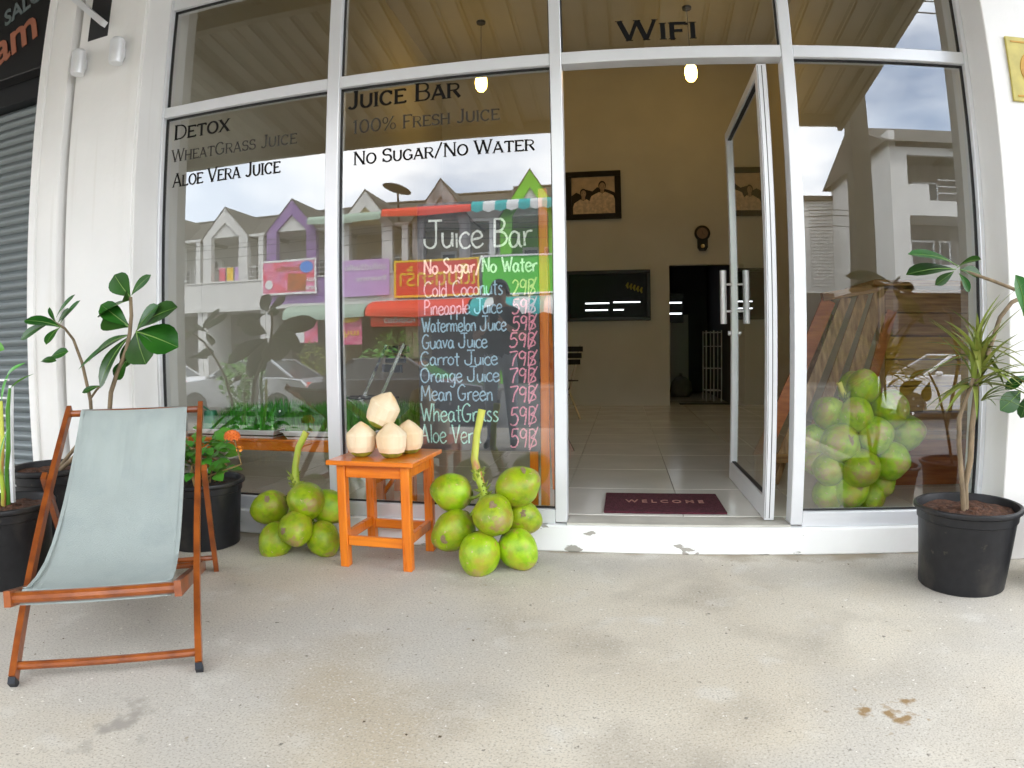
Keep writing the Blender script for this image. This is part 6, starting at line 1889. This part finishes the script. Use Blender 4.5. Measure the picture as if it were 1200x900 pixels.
bx_ = thing('wooden_crate', 'red-brown wooden crate on the floor in front of the plank counter', 'crate', (1.9, .85, .135))
MB().box((1.60, .80, .136), (2.30, .805, .30)).build('side_board', M['red_box'], bx_)
MB().box((1.60, .80, .31), (2.30, .812, .40), bev=.003).build('side_board', M['red_box'], bx_)
MB().box((1.60, .81, .136), (2.30, 1.12, .395), bev=.003).build('crate_body', M['red_box'], bx_)
MB().box((1.58, .78, .402), (2.33, 1.14, .43), bev=.004).build('crate_lid', M['old_wood'], bx_)
ls = thing('slatted_frame', 'leaning brown wooden frame of slanted slats inside the right window', 'wooden frame', (1.5, .95, .135))
A0, A1 = Vector((1.00, .82, .30)), Vector((1.46, 1.02, 1.235))
B0, B1 = Vector((1.52, .82, .30)), Vector((1.90, 1.02, 1.315))
MB().bar(A1 + Vector((-.04, 0, 0)), B1 + Vector((.03, 0, 0)), .05, .05).build('top_rail', M['old_wood'], ls)
MB().bar(A0, B0, .05, .05).build('bottom_rail', M['old_wood'], ls)
for k, wd in enumerate((.085, .06, .06, .075, .06)):
    u_ = k / 4
    MB().bar(A0.lerp(B0, u_), A1.lerp(B1, u_) - Vector((0, 0, .02)), wd, .022, upv=(0, 1, 0)).build('slat', M['old_wood_z'] if k in (1, 2, 3) else M['red_box'], ls)
MB().bar(A0 + Vector((.1, .05, -.16)), A1 + Vector((.05, .12, -.1)), .04, .04).build('rear_leg', M['old_wood_z'], ls)
MB().bar(B0 + Vector((0, .03, -.165)), B1 + Vector((0, .1, -.1)), .04, .04).build('rear_leg', M['old_wood_z'], ls)
MB().bar(A0 + Vector((0, .0, -.165)), A0 + Vector((0, 0, .02)), .05, .05).build('front_leg', M['old_wood_z'], ls)

# folding chairs and round table of black metal
def chair(x, y, rz, lab):
    t = thing('folding_chair', lab, 'chair', (x, y, .1352), 'black metal folding chairs')
    t.rotation_euler = (0, 0, rz)
    for s_ in (-1, 1):
        MB().bar((s_ * .19, .22, 0), (s_ * .19, -.20, .86), .022, .022).build('frame_rail', M['chrome'], t, local=True)
        MB().bar((s_ * .17, -.22, 0), (s_ * .17, .16, .46), .020, .020).build('leg', M['chrome'], t, local=True)
    for k in range(5):
        MB().box((-.185, -.16 + .075 * k, .445), (.185, -.105 + .075 * k, .457)).build('seat_slat', M['black_metal'], t, local=True)
    for k in range(3):
        MB().box((-.20, -.185 - .03 * k, .64 + .075 * k), (.20, -.165 - .03 * k, .70 + .075 * k)).build('back_slat', M['black_metal'], t, local=True)
    MB().tube([(-.19, .16, .13), (.19, .16, .13)], .009, 6).build('stretcher', M['chrome'], t, local=True)
    return t
chair(-1.72, 1.75, 2.3, 'black slatted folding chair with bright metal legs behind the peeled coconuts')
chair(-.42, 1.9, -1.7, 'black folding chair behind the right side of the chalkboard')
ct = thing('cafe_table', 'round black cafe table with splayed thin legs behind the chalkboard', 'table', (-.75, 2.9, .135))
sharp(MB().lathe([(.0, .70), (.36, .70), (.37, .71), (.36, .722), (0, .722)], (-.75, 2.9, .135), 30).build('table_top', M['black_metal'], ct))
for k in range(4):
    a = PI / 4 + k * PI / 2
    MB().tube([(-.75 + .12 * math.cos(a), 2.9 + .12 * math.sin(a), .835), (-.75 + .38 * math.cos(a), 2.9 + .38 * math.sin(a), .142)], .013, 6).build('leg', M['black_metal'], ct)
chair(-.55, 4.55, .6, 'black folding chair deep in the shop left of the doorway')
